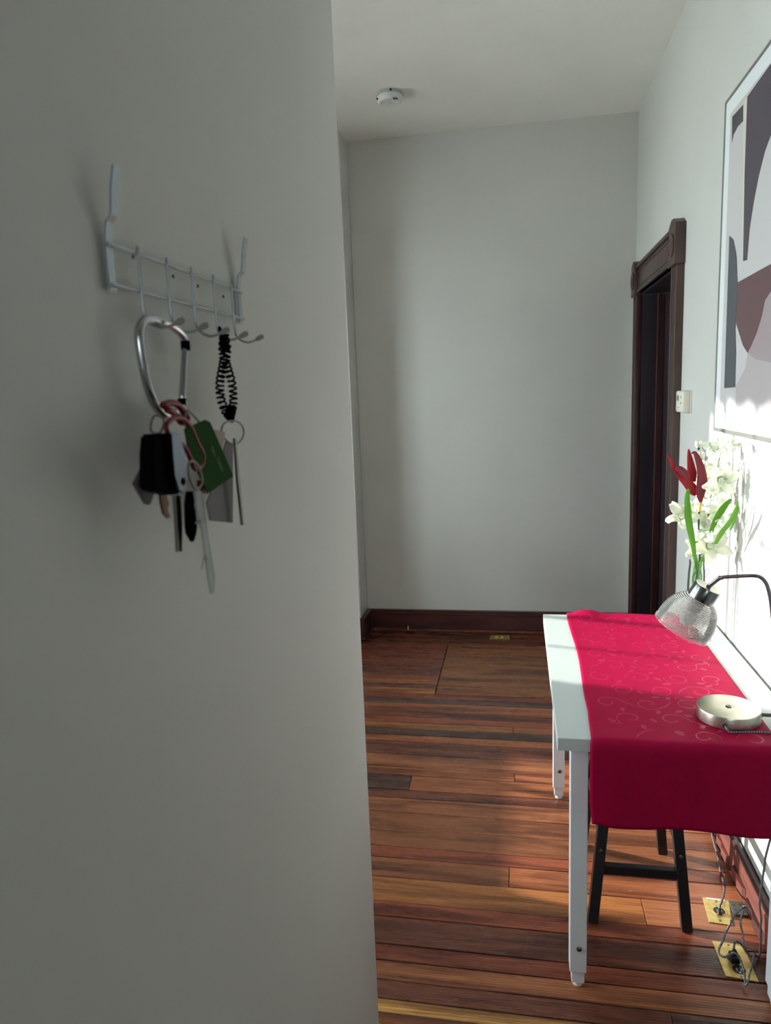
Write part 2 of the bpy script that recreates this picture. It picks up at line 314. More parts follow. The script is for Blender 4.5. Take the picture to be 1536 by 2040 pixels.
D = {'arm': [[0.5068, 1.96, 1.0624], [0.5258, 1.955, 1.0915], [0.5294, 1.95, 1.0929], [0.5618, 1.93, 1.1011], [0.592, 1.91, 1.108], [0.6085, 1.905, 1.1055], [0.6193, 1.9, 1.0937],
         [0.6257, 1.895, 1.0753], [0.6314, 1.89, 1.0438]],
 'art': {'corners': [[2.654, 2.492], [2.587, 2.429], [2.617, 1.455], [2.556, 1.581], [2.423, 1.515], [2.086, 1.486], [2.232, 2.502]],
         'dark_top': [[2.587, 2.429], [2.473, 2.424], [2.467, 2.376], [2.522, 2.378], [2.563, 2.368], [2.58, 2.349]],
         'lower': [[2.11, 1.648], [2.257, 1.664], [2.325, 1.684], [2.347, 1.638], [2.433, 1.587], [2.423, 1.515], [2.086, 1.486]],
         'maroon': [[2.498, 1.904], [2.147, 1.912], [2.137, 1.843], [2.192, 1.82], [2.212, 1.779], [2.249, 1.737], [2.29, 1.706], [2.325, 1.684], [2.377, 1.711], [2.449, 1.777],
                    [2.491, 1.849]],
         'mauve': [[2.137, 1.843], [2.192, 1.82], [2.212, 1.779], [2.249, 1.737], [2.29, 1.706], [2.325, 1.684], [2.257, 1.664], [2.11, 1.648]],
         'pill': [[2.565, 2.065], [2.518, 2.044], [2.478, 1.988], [2.456, 1.906], [2.458, 1.765], [2.441, 1.69], [2.437, 1.584], [2.556, 1.581]],
         'strip': [[2.473, 2.434], [2.436, 2.431], [2.43, 2.223], [2.409, 1.964], [2.417, 1.965]],
         'wedge': [[2.434, 2.432], [2.221, 2.428], [2.197, 2.259], [2.25, 2.225], [2.294, 2.174], [2.329, 2.113], [2.357, 2.046], [2.369, 1.957], [2.409, 1.961], [2.43, 2.223]]},
 'beigecard': [[-0.322, 0.7149, 1.5753], [-0.322, 0.7509, 1.5703], [-0.322, 0.7382, 1.5435], [-0.322, 0.7211, 1.563]],
 'biner': [[-0.341, 0.7154, 1.6631], [-0.341, 0.707, 1.6728], [-0.341, 0.6886, 1.6797], [-0.341, 0.6682, 1.6828], [-0.341, 0.6464, 1.6834], [-0.341, 0.6292, 1.6803],
           [-0.341, 0.6199, 1.6715], [-0.341, 0.6181, 1.6614], [-0.341, 0.6197, 1.6455], [-0.341, 0.6234, 1.6273], [-0.341, 0.6308, 1.6108], [-0.341, 0.6395, 1.6002],
           [-0.341, 0.6515, 1.5934], [-0.341, 0.6701, 1.5939], [-0.341, 0.6906, 1.5989], [-0.341, 0.6956, 1.6056]],
 'bluecard': [[-0.335, 0.7828, 1.5598], [-0.335, 0.8015, 1.5532], [-0.335, 0.7838, 1.4607], [-0.335, 0.722, 1.4747], [-0.335, 0.7172, 1.4953], [-0.335, 0.7615, 1.5321]],
 'bract_a': [[0.484, 2.45, 1.372], [0.498, 2.45, 1.344], [0.521, 2.45, 1.307], [0.545, 2.45, 1.28], [0.563, 2.45, 1.257], [0.574, 2.45, 1.238]],
 'bract_b': [[0.507, 2.435, 1.33], [0.521, 2.435, 1.323], [0.535, 2.435, 1.309], [0.546, 2.435, 1.295]],
 'bract_c': [[0.549, 2.46, 1.39], [0.552, 2.46, 1.365], [0.557, 2.46, 1.331], [0.56, 2.46, 1.305], [0.561, 2.46, 1.282]],
 'bract_d': [[0.554, 2.44, 1.377], [0.563, 2.44, 1.379], [0.573, 2.44, 1.359], [0.584, 2.44, 1.321], [0.587, 2.44, 1.281], [0.584, 2.44, 1.243], [0.587, 2.44, 1.216]],
 'brasskey': [[-0.33, 0.6062, 1.5211], [-0.33, 0.6186, 1.5182], [-0.33, 0.6214, 1.5092], [-0.33, 0.6182, 1.5044], [-0.33, 0.6223, 1.4961], [-0.33, 0.6167, 1.496],
              [-0.33, 0.61, 1.5015], [-0.33, 0.6068, 1.5126]],
 'buds': [[0.582, 2.47, 1.402], [0.59, 2.47, 1.366]],
 'card': [[-0.312, 0.6327, 1.5794], [-0.312, 0.6797, 1.5861], [-0.312, 0.6912, 1.5831], [-0.312, 0.7413, 1.5213], [-0.312, 0.6724, 1.5119], [-0.312, 0.6376, 1.5552]],
 'clear': [[-0.3, 0.6275, 1.5208], [-0.3, 0.6275, 1.5079], [-0.3, 0.6297, 1.4935], [-0.3, 0.6334, 1.4797], [-0.3, 0.6369, 1.4511], [-0.3, 0.6401, 1.4334], [-0.3, 0.6395, 1.4165]],
 'coil_l': [[-0.333, 0.7953, 1.6761], [-0.333, 0.7897, 1.6633], [-0.333, 0.7908, 1.652], [-0.333, 0.7856, 1.6418], [-0.333, 0.7769, 1.6291], [-0.333, 0.773, 1.6166],
            [-0.333, 0.7753, 1.604], [-0.333, 0.7856, 1.5911], [-0.333, 0.7977, 1.5855]],
 'coil_r': [[-0.33, 0.7914, 1.6757], [-0.33, 0.7955, 1.6634], [-0.33, 0.7898, 1.6506], [-0.33, 0.7942, 1.6394], [-0.33, 0.8017, 1.6268], [-0.33, 0.8041, 1.6126],
            [-0.33, 0.8016, 1.5996], [-0.33, 0.7929, 1.5895], [-0.33, 0.787, 1.5845]],
 'cord1': [[0.5815, 1.8899, 0.03], [0.5826, 1.8921, 0.05], [0.587, 1.8955, 0.06], [0.5999, 1.9035, 0.05], [0.6096, 1.9002, 0.04], [0.6161, 1.8947, 0.03], [0.629, 1.8937, 0.02],
           [0.6392, 1.9022, 0.02], [0.6388, 1.9068, 0.03], [0.6291, 1.9127, 0.03], [0.6189, 1.9131, 0.03], [0.6126, 1.9152, 0.04], [0.6164, 1.9298, 0.05], [0.6143, 1.9432, 0.07],
           [0.6169, 1.9584, 0.08], [0.629, 1.9791, 0.09], [0.6397, 1.99, 0.1], [0.6322, 1.987, 0.1], [0.6178, 1.9816, 0.09], [0.6011, 1.968, 0.08], [0.5841, 1.9513, 0.06],
           [0.5685, 1.9308, 0.05], [0.5595, 1.9153, 0.04], [0.5467, 1.8996, 0.03], [0.5409, 1.8772, 0.03], [0.5526, 1.8682, 0.03], [0.5647, 1.8673, 0.04], [0.5736, 1.8641, 0.05],
           [0.5855, 1.8609, 0.045], [0.5895, 1.8468, 0.035], [0.5897, 1.8253, 0.03], [0.589, 1.813, 0.02], [0.5854, 1.7951, 0.012], [0.5927, 1.8004, 0.02], [0.5998, 1.8134, 0.03],
           [0.617, 1.8472, 0.035], [0.634, 1.8865, 0.03], [0.6484, 1.906, 0.01], [0.659, 1.9191, 0.006], [0.659, 1.9171, 0.05]],
 'cord2': [[0.6387, 1.86, 0.0553], [0.6394, 1.86, 0.0963], [0.6376, 1.86, 0.1382], [0.6375, 1.86, 0.1682], [0.6321, 1.86, 0.2063], [0.6329, 1.86, 0.2448], [0.6359, 1.86, 0.2863],
           [0.6391, 1.86, 0.3245], [0.6423, 1.86, 0.3624], [0.6376, 1.86, 0.3865], [0.6315, 1.86, 0.4133], [0.6281, 1.86, 0.4359], [0.6281, 1.86, 0.4643]],
 'fob': [[-0.304, 0.5622, 1.5788], [-0.304, 0.5942, 1.5778], [-0.304, 0.6065, 1.5741], [-0.304, 0.6103, 1.5472], [-0.304, 0.608, 1.5288], [-0.304, 0.601, 1.5215],
         [-0.304, 0.584, 1.5229], [-0.304, 0.5517, 1.5324], [-0.304, 0.5563, 1.5622]],
 'fobtrim': [[-0.3, 0.5801, 1.5776], [-0.3, 0.5948, 1.5777], [-0.3, 0.6008, 1.5633], [-0.3, 0.6031, 1.5427], [-0.3, 0.6, 1.5298], [-0.3, 0.5931, 1.5226], [-0.3, 0.5852, 1.5267],
             [-0.3, 0.5793, 1.5404], [-0.3, 0.5799, 1.5601]],
 'gate': [[-0.341, 0.7115, 1.6629], [-0.341, 0.7022, 1.6341], [-0.341, 0.6929, 1.6045]],
 'gray': [[0.5912, 2.0686, 0.005], [0.5969, 2.0871, 0.02], [0.603, 2.0907, 0.035], [0.6247, 2.1449, 0.03], [0.6385, 2.2069, 0.02], [0.6479, 2.2764, 0.006], [0.6611, 2.3576, 0.005],
          [0.6655, 2.4132, 0.005], [0.6739, 2.4865, 0.005]],
 'heads': [[0.629, 2.455, 1.394, 0.036, 5], [0.635, 2.387, 1.294, 0.05, 6], [0.626, 2.49, 1.319, 0.036, 5], [0.587, 2.5, 1.284, 0.03, 5], [0.62, 2.49, 1.232, 0.042, 6],
           [0.536, 2.47, 1.167, 0.045, 5], [0.581, 2.5, 1.185, 0.036, 5], [0.64, 2.405, 1.193, 0.042, 5], [0.612, 2.45, 1.132, 0.046, 6], [0.622, 2.44, 1.073, 0.056, 6],
           [0.586, 2.48, 1.057, 0.036, 4], [0.646, 2.34, 1.415, 0.028, 4]],
 'key2': [[-0.325, 0.7804, 1.561], [-0.325, 0.7843, 1.5607], [-0.325, 0.787, 1.5108], [-0.325, 0.7896, 1.4569], [-0.325, 0.7852, 1.4577], [-0.325, 0.7804, 1.5116]],
 'lamp_axis': [0.4412, -0.1174, 0.8897],
 'lamp_rim': [0.4428, 2.0, 0.9335],
 'leaves': [([[0.541, 2.41, 1.265], [0.538, 2.41, 1.234], [0.541, 2.41, 1.196], [0.544, 2.41, 1.163], [0.552, 2.41, 1.125], [0.56, 2.41, 1.084], [0.568, 2.41, 1.034]], 0.011),
            ([[0.642, 2.241, 1.236], [0.639, 2.269, 1.202], [0.634, 2.316, 1.165], [0.629, 2.355, 1.132], [0.624, 2.395, 1.087]], 0.013),
            ([[0.641, 2.303, 1.247], [0.637, 2.34, 1.225], [0.632, 2.375, 1.198], [0.627, 2.411, 1.162], [0.618, 2.43, 1.117]], 0.01),
            ([[0.658, 2.301, 1.242], [0.658, 2.317, 1.186], [0.655, 2.348, 1.141]], 0.006), ([[0.625, 2.47, 1.193], [0.623, 2.47, 1.155], [0.614, 2.47, 1.102]], 0.008),
            ([[0.614, 2.46, 1.034], [0.602, 2.46, 1.015], [0.592, 2.46, 0.991], [0.585, 2.46, 0.948]], 0.008),
            ([[0.572, 2.45, 1.048], [0.58, 2.45, 1.017], [0.585, 2.45, 0.982]], 0.007), ([[0.582, 2.47, 1.117], [0.587, 2.47, 1.078], [0.586, 2.47, 1.032]], 0.008)],
 'neck': [[0.588, 2.445, 1.22], [0.587, 2.445, 1.203], [0.585, 2.445, 1.184]],
 'pill': [[-0.31, 0.6268, 1.52], [-0.31, 0.6358, 1.5165], [-0.31, 0.6353, 1.5013], [-0.31, 0.6314, 1.4801], [-0.31, 0.6262, 1.4718], [-0.31, 0.6181, 1.4735],
          [-0.31, 0.6157, 1.4832], [-0.31, 0.6203, 1.5038]],
 'redcard': [[-0.318, 0.6645, 1.5261], [-0.318, 0.6772, 1.5245], [-0.318, 0.6883, 1.5114], [-0.318, 0.6773, 1.5107], [-0.318, 0.6635, 1.5206]],
 'redlink': [[-0.312, 0.5982, 1.5833], [-0.312, 0.6122, 1.5897], [-0.312, 0.6301, 1.59], [-0.312, 0.6472, 1.5808], [-0.312, 0.659, 1.5649], [-0.312, 0.6706, 1.5517],
             [-0.312, 0.6647, 1.5411], [-0.312, 0.6492, 1.5394], [-0.312, 0.6414, 1.55], [-0.312, 0.6298, 1.5638], [-0.312, 0.6086, 1.5706]],
 'redring': [[-0.322, 0.6146, 1.6022], [-0.322, 0.628, 1.6044], [-0.322, 0.6434, 1.6026], [-0.322, 0.656, 1.5948], [-0.322, 0.662, 1.588], [-0.322, 0.6495, 1.5853],
             [-0.322, 0.6412, 1.591], [-0.322, 0.633, 1.5955], [-0.322, 0.6224, 1.5979]],
 'redstem': [[0.589, 2.46, 1.184], [0.588, 2.46, 1.146], [0.591, 2.46, 1.084], [0.595, 2.46, 1.034], [0.59, 2.46, 0.988], [0.585, 2.46, 0.941]],
 'ring0': [[-0.328, 0.6097, 1.5934], [-0.328, 0.6024, 1.5876], [-0.328, 0.6001, 1.5807], [-0.328, 0.6067, 1.5772], [-0.328, 0.6172, 1.5776], [-0.328, 0.625, 1.5845],
           [-0.328, 0.624, 1.5908]],
 'ring2': [[-0.325, 0.7679, 1.5807], [-0.325, 0.7546, 1.577], [-0.325, 0.7501, 1.5698], [-0.325, 0.7608, 1.5604], [-0.325, 0.7825, 1.5543], [-0.325, 0.8033, 1.5561],
           [-0.325, 0.8156, 1.5646], [-0.325, 0.8121, 1.5741], [-0.325, 0.7941, 1.5802]],
 'ringbig': [[-0.315, 0.6492, 1.5969], [-0.315, 0.6651, 1.5899], [-0.315, 0.6774, 1.5805], [-0.315, 0.6776, 1.5749], [-0.315, 0.6664, 1.57], [-0.315, 0.6524, 1.5752],
             [-0.315, 0.6423, 1.5854]],
 'smallring': [[-0.305, 0.624, 1.5479], [-0.305, 0.6203, 1.5377], [-0.305, 0.6252, 1.5287], [-0.305, 0.6346, 1.521], [-0.305, 0.645, 1.5239], [-0.305, 0.6485, 1.529],
               [-0.305, 0.6444, 1.5404], [-0.305, 0.6336, 1.548]],
 'steelkey': [[-0.318, 0.6097, 1.5188], [-0.318, 0.6206, 1.5172], [-0.318, 0.6191, 1.4912], [-0.318, 0.6146, 1.4645], [-0.318, 0.6064, 1.4659], [-0.318, 0.6086, 1.4953]],
 'stems': [[[0.613, 2.47, 1.14], [0.608, 2.47, 1.063], [0.598, 2.47, 1.012], [0.597, 2.47, 0.973], [0.597, 2.47, 0.93]],
           [[0.628, 2.47, 1.102], [0.616, 2.47, 1.044], [0.603, 2.47, 1.012], [0.586, 2.47, 0.973], [0.58, 2.47, 0.934]],
           [[0.58, 2.47, 1.063], [0.585, 2.47, 1.024], [0.579, 2.47, 0.973], [0.577, 2.47, 0.938]],
           [[0.605, 2.47, 1.063], [0.596, 2.47, 1.016], [0.602, 2.47, 0.973], [0.605, 2.47, 0.938]]],
 'tag': [[-0.33, 0.5863, 1.5562], [-0.33, 0.6028, 1.5587], [-0.33, 0.5978, 1.5264], [-0.33, 0.5902, 1.5234], [-0.33, 0.5844, 1.5141], [-0.33, 0.577, 1.5163],
         [-0.33, 0.5609, 1.5364]],
 'twigs': [[[0.589, 2.48, 1.403], [0.607, 2.48, 1.369], [0.605, 2.48, 1.32], [0.608, 2.48, 1.215], [0.616, 2.48, 1.138]],
           [[0.644, 2.39, 1.403], [0.632, 2.465, 1.372], [0.617, 2.48, 1.365], [0.606, 2.48, 1.347]], [[0.633, 2.477, 1.264], [0.626, 2.48, 1.218], [0.617, 2.48, 1.144]],
           [[0.639, 2.445, 1.257], [0.631, 2.48, 1.218], [0.618, 2.48, 1.176], [0.605, 2.48, 1.138]], [[0.639, 2.425, 1.377], [0.636, 2.453, 1.323]],
           [[0.64, 2.425, 1.349], [0.637, 2.445, 1.327]],
           [[0.611, 2.48, 0.945], [0.621, 2.48, 0.955], [0.632, 2.48, 0.975], [0.626, 2.48, 0.983], [0.617, 2.48, 0.971], [0.614, 2.48, 0.945]]],
 'vase': [[0.589, 2.47, 1.014], [0.589, 2.47, 0.973], [0.592, 2.47, 0.867]]}

# ------------------------------------------------------------------ room shell
XR, YB, H, XL = .706, 4.626, 3.162, -2.6
bm = NB(); box(bm, XL - .1, XR + .2, -.3, YB + .2, -.06, -.022); box(bm, -.5, XR + .2, -2.6, -.3, -.06, -.022)
floor = struct('floor', bm, 'subfloor', 'old varnished pine board floor with dark open joints')
ys = [4.6, 4.53, 4.45, 4.365, 4.25, 4.167, 4.101, 4.029, 3.975, 3.917, 3.849, 3.783, 3.725, 3.665, 3.597, 3.533, 3.472, 3.373, 3.313, 3.247, 3.188, 3.12, 3.057, 2.999, 2.937, 2.828, 2.763, 2.649, 2.587, 2.489, 2.388, 2.28, 2.217, 2.116, 2.001, 1.937, 1.824, 1.762, 1.696, 1.632, 1.591]
cs = 'rdd' + 'rrrrdrdrgdg' + 'rcodrgcoddmoodmmmrmgrdrmdG'
PAL = dict(r=(146, 76, 52), d=(122, 70, 52), g=(186, 116, 66), m=(158, 96, 62), o=(168, 98, 62), c=(102, 72, 60), G=(208, 152, 84))
y = 1.591; i = 0
while y > -2.45:
    w_ = random.choice((.07, .09, .105, .082, .1)); y -= w_; ys.append(round(y, 3)); cs += random.choice('rmdmr')
ENDS = {(3.247, 3.188): (-.033, 'gm'), (2.828, 2.763): (-.024, 'oo'), (2.763, 2.649): (-.453, 'co'), (2.217, 2.116): (-.04, 'mo'), (2.116, 2.001): (.371, 'gm'), (1.632, 1.591): (.375, 'Gd'), (1.696, 1.632): (.375, 'dc')}
plank_n = 0
def plank(x0, x1, y0, y1, c, gap=.0022, name='plank', zt=0.0):
    bm = NB(); dz = random.uniform(-.0012, 0) + zt
    j = random.uniform(-.0006, .0006)
    box(bm, x0 + .0006, x1 - .0006, y0 + gap / 2, y1 - gap / 2 + j, -.021, dz, .0012)
    o = obj(name, bm, 'floor', floor); k = random.uniform(.74, 1.0); cc = lin(PAL[c]); o.color = (cc[0] * k, cc[1] * k, cc[2] * k, 1); return o
for i in range(len(ys) - 1):
    y1, y0 = ys[i], ys[i + 1]; xl = XL if y0 > -.25 else -.48; c = cs[i]
    gap = .006 if y1 in (2.649, 1.937, 1.696, 3.12, 2.763, 1.824) else (.0008 if y1 == 1.632 else .0028)
    if 3.597 <= y0 and y1 <= 4.365: plank(xl, -1.45, y0, y1, random.choice('rdm')); plank(-1.45, -.452, y0, y1, c, .0028); continue
    e = ENDS.get((y1, y0))
    if e: plank(xl, -1.5 if y0 > -.25 else xl + .1, y0, y1, 'r'); plank(-1.5 if y0 > -.25 else xl + .1, e[0], y0, y1, e[1][0], gap); plank(e[0] + .001, XR, y0, y1, e[1][1], gap)
    elif y0 > 1.0:
        s = random.uniform(-1.9, -1.2); plank(xl, s, y0, y1, random.choice('rdmo')); plank(s, XR, y0, y1, c, gap)
    else: plank(xl, XR, y0, y1, c, gap)
PAL['p'] = (160, 98, 56)
plank(-.448, XR, 3.600, 4.362, 'p', .004, 'floor_patch', .001)

def wallbox(name, boxes, m='wall', label=None):
    bm = NB()
    for b in boxes: box(bm, *b)
    return struct(name, bm, m, label)
# right wall with the doorway (Y 3.55..4.45, up to 2.12)
wallbox('wall_right', [(XR, XR + .2, -2.6, 3.44, 0, H), (XR, XR + .2, 4.40, YB + .15, 0, H), (XR, XR + .2, 3.44, 4.40, 2.13, H)], 'wall', 'pale grey painted wall on the right, lit by window sun')
wallbox('wall_back', [(-1.03, XR, YB, YB + .15, 0, H)], 'wall', 'plain grey wall at the far end')
wallbox('wall_back_chimney', [(XL, -1.032, 4.42, YB + .15, 0, H)], 'wall', 'projecting grey chimney breast at the far left corner')
WY0, WY1, WZ0, WZ1 = 2.74, 3.69, .78, 2.60
wallbox('wall_left', [(XL - .12, XL, -.3, .9, 0, H), (XL - .12, XL, 1.85, WY0, 0, H), (XL - .12, XL, .9, 1.85, 0, WZ0), (XL - .12, XL, .9, 1.85, WZ1, H), (XL - .12, XL, WY1, 4.6, 0, H), (XL - .12, XL, WY0, WY1, 0, WZ0), (XL - .12, XL, WY0, WY1, WZ1, H)], 'wall')
wallbox('wall_partition', [(-.48, -.36, -2.6, 1.531, 0, H)], 'wall_near', 'scuffed grey wall close on the left with the key rack')
wallbox('wall_front', [(XL - .12, -.48, -.42, -.3, 0, H)], 'wall')
wallbox('wall_hall_end', [(-.36, XR, -2.6, -2.48, 0, 1.15), (-.36, XR, -2.6, -2.48, 1.95, H), (-.36, -.15, -2.6, -2.48, 1.15, 1.95), (.35, XR, -2.6, -2.48, 1.15, 1.95)], 'wall')
bm = NB(); box(bm, XL - .12, XR + .2, -.42, YB + .15, H, H + .08); box(bm, -.48, XR + .2, -2.6, -.42, H, H + .08); struct('ceiling', bm, 'ceiling', 'flat off-white painted ceiling')
# windows
def window(name, axis, fixed, a0, a1, z0, z1, bars, rails, out=-1, bw=.034):
    bm = NB(); t = .045; f = fixed
    def bx(a, b, z_0, z_1, p=0, q=.04):
        lo, hi = sorted((f + out * p, f + out * q))
        if axis == 'x': box(bm, lo, hi, a, b, z_0, z_1, .002)
        else: box(bm, a, b, lo, hi, z_0, z_1, .002)
    bx(a0, a0 + .012, z0, z1); bx(a1 - .012, a1, z0, z1); bx(a0, a1, z0, z0 + .012); bx(a0, a1, z1 - .012, z1)
    w = struct(name, bm, 'sash')
    for a, ww in bars:
        bm = NB(); lo, hi = a - ww / 2, a + ww / 2; bx(lo, hi, z0 + .012, z1 - .012, .005, .033); obj('glazing_bar', bm, 'sash', w)
    for z, ww in rails:
        bm = NB(); bx(a0 + .012, a1 - .012, z - ww / 2, z + ww / 2, .008, .03); obj('glazing_rail', bm, 'sash', w)
    bm = NB(); bx(a0 + .012, a1 - .012, z0 + .012, z1 - .012, .018, .02); obj('pane', bm, 'pane', w)
    return w
w1 = window('window_1', 'x', XL - .05, WY0, WY1, WZ0, WZ1, [(3.056, .012), (3.376, .036)], [(2.155, .028)])
bm = NB(); pts = []        # lace valance with scalloped hem inside the window head
for k in range(49):
    yy = WY0 + .01 + (WY1 - WY0 - .02) * k / 48; s = abs(math.sin(k / 48 * math.pi * 5)); pts.append((XL - .02, yy, 2.545 + (-.045 if yy > 3.56 else 0) - .02 * s))
slab(bm, pts + [(XL - .02, WY1 - .01, 2.6), (XL - .02, WY0 + .01, 2.6)], (1, 0, 0), .004)
obj('lace_valance', bm, 'lace', w1)
window('added_window_hall', 'y', -2.53, -.15, .35, 1.15, 1.95, [(.1, .02)], [(1.55, .03)])  # unseen window, added behind the camera for soft light on front faces
window('added_window_left', 'x', XL - .05, .9, 1.85, WZ0, WZ1, [(1.216, .012), (1.533, .036)], [(2.155, .028)])  # unseen window, added to brighten the ceiling and right wall
bm = NB(); box(bm, -30, -2.9, -20, 24, -1.0, -.9); struct('outdoor_ground', bm, 'outside')

# baseboards
def base_run(name, boxes, m='trim_h', label=None):
    bm = NB()
    for b, bv in boxes: box(bm, *b, bv)
    return struct(name, bm, m, label)
bb = base_run('baseboard_back', [((-1.02, XR - .01, YB - .022, YB, 0, .122), .001), ((-1.02, XR - .01, YB - .030, YB, .122, .136), .004), ((-1.02, XR - .01, YB - .024, YB, .136, .150), .003)], 'trim_h', 'dark red-brown baseboard with moulded cap on the far wall')
bm = NB(); tube(bm, [(-1.0, YB - .03, .010), (XR - .03, YB - .03, .010)], .0125, 8); obj('shoe_moulding', bm, 'redwood', bb, True, 'worn red shoe moulding')
bc = base_run('baseboard_chimney', [((-1.9, -1.012, 4.396, 4.42, 0, .122), .001), ((-1.9, -1.005, 4.388, 4.42, .122, .150), .005), ((-1.032, -1.008, 4.41, YB, 0, .122), .001), ((-1.032, -1.002, 4.40, YB, .122, .150), .004)], 'trim', 'dark baseboard wrapping the chimney breast corner')
bm = NB(); tube(bm, [(-1.7, 4.39, .012), (-1.002, 4.388, .012), (-.998, 4.60, .012)], .012, 8); obj('shoe_moulding', bm, 'trim', bc, True)
br = base_run('baseboard_right', [((XR - .02, XR, -2.4, 3.29, 0, .105), .001)], 'redwood', 'stripped red wood baseboard behind the table')
bm = NB(); tube(bm, [(XR - .014, -2.4, .115), (XR - .014, 3.29, .115)], .013, 10); obj('baseboard_cap', bm, 'trim', br, True, 'dark rounded cap along the baseboard')
for k in range(5):       # broken, split remains of the shoe moulding
    y0 = 1.98 + k * .17 + random.uniform(-.02, .02); l = random.uniform(.12, .15); bm = NB(); w0 = random.uniform(.006, .012)
    slab(bm, [(XR - .021, y0, .001), (XR - .021 - w0, y0 + .01, .001), (XR - .021 - w0 * 1.6, y0 + l * .4, .001), (XR - .021 - w0 * .6, y0 + l * .6, .001), (XR - .021 - w0 * 1.3, y0 + l * .9, .001), (XR - .021, y0 + l, .001)], (0, 0, 1), random.uniform(.03, .045))
    obj('wood_splinter', bm, random.choice(('redwood', 'trim')), br)

# door
CX = XR - .032
bm = NB(); box(bm, XR + .0, XR + .2, 3.44, 3.46, 0, 2.13); box(bm, XR, XR + .2, 4.38, 4.40, 0, 2.13); box(bm, XR, XR + .2, 3.44, 4.40, 2.11, 2.13)
dr = struct('door_1', bm, 'door', 'tall dark stained wooden door set deep in the right wall')
def casing(y0, y1, m, lab):
    bm = NB(); box(bm, CX + .006, XR, y0 + .002, y1 - .002, 0, 2.119, .002)
    for a, b in ((y0, y0 + .02), (y1 - .022, y1)): box(bm, CX, XR, a, b, 0, 2.12, .003)
    tube(bm, [(CX + .006, (y0 + y1) / 2 - .018, .12), (CX + .006, (y0 + y1) / 2 - .018, 2.12)], .006, 8); tube(bm, [(CX + .006, (y0 + y1) / 2 + .018, .12), (CX + .006, (y0 + y1) / 2 + .018, 2.12)], .006, 8)
    obj('door_casing', bm, m, dr, True, lab)
casing(3.33, 3.45, 'casing', 'brown fluted casing on the near side'); casing(4.385, 4.50, 'trim', 'dark fluted casing in the far corner')
bm = NB(); box(bm, CX + .006, XR, 3.45, 4.385, 2.12, 2.27, .002)
for a, b, p in ((2.12, 2.136, 0), (2.15, 2.158, .002), (2.232, 2.24, .002), (2.252, 2.272, -.006)): box(bm, CX + p, XR, 3.45, 4.385, a, b, .002)
obj('door_head', bm, 'casing', dr, True)
for y0, y1 in ((3.318, 3.46), (4.375, 4.512)):
    bm = NB(); box(bm, CX - .012, XR, y0, y1, 2.105, 2.275, .003); yc = (y0 + y1) / 2
    slab(bm, [(CX - .012, y0 + .01, 2.275), (CX - .012, yc - .02, 2.297), (CX - .012, yc + .02, 2.297), (CX - .012, y1 - .01, 2.275)], (1, 0, 0), XR - CX + .012)
    blk = obj('corner_block', bm, 'casing' if y0 < 4 else 'trim', dr, True)
    bm = NB(); lathe(bm, [(.05, 0), (.05, .004), (.044, .007), (.038, .003), (.028, .003), (.02, .008), (.006, .01)], (CX - .012, yc, 2.19), (-1, 0, 0), 24); obj('rosette', bm, 'casing' if y0 < 4 else 'trim', blk, True)
bm = NB(); box(bm, XR + .12, XR + .16, 3.47, 4.37, .01, 2.105, .002); leafd = obj('door_leaf', bm, 'door', dr)
for z0, z1 in ((.2, .9), (1.05, 1.95)):
    for y0, y1 in ((3.58, 3.87), (3.97, 4.26)):
        bm = NB(); box(bm, XR + .112, XR + .122, y0, y1, z0, z1, .004); obj('door_panel', bm, 'door', leafd)
bm = NB(); lathe(bm, [(.012, 0), (.012, .02), (.026, .03), (.028, .045), (.018, .06)], (XR + .12, 3.53, .98), (-1, 0, 0), 20); obj('door_knob', bm, 'brasskey', leafd, True)
bm = NB(); box(bm, XR + .08, XR + .118, 4.355, 4.38, 0, 2.11, .003); obj('door_stop', bm, 'trim', dr)
# ------------------------------------------------------------------ table
TL, TR, TF, TB, TZ = .092, .694, 1.7035, 2.7115, .74
t = thing('desk_table', 'white laminate desk table with square metal legs against the right wall', 'table', ((TL + TR) / 2, (TF + TB) / 2, 0))
bm = NB(); box(bm, TL, TR, TF, TB, TZ - .034, TZ, .0012); obj('tabletop', bm, 'tabletop', t)
for yy in (1.744, 2.652):
    bm = NB(); box(bm, .171, .625, yy, yy + .02, TZ - .064, TZ - .0345, .002); obj('end_rail', bm, 'white', t)
for lx in (.126, .626):
    for ly in (1.732, 2.640):
        bm = NB(); box(bm, lx, lx + .044, ly, ly + .044, .052, TZ - .0345, .002); lg = obj('leg', bm, 'white', t)
        bm = NB(); box(bm, lx + .005, lx + .039, ly + .005, ly + .039, .017, .053, .0015); ad = obj('leg_extension', bm, 'white', lg)
        bm = NB(); lathe(bm, [(.006, 0), (.013, .002), (.014, .010), (.011, .018)], (lx + .022, ly + .022, 0), (0, 0, 1), 18); obj('foot_glide', bm, 'glide', lg, True)
        bm = NB(); lathe(bm, [(.0075, 0), (.0075, .002), (.005, .004), (.003, .0045), (.003, .002)], (lx + .024, ly, .125), (0, -1, 0), 6); obj('bolt', bm, 'bolt', lg, True)
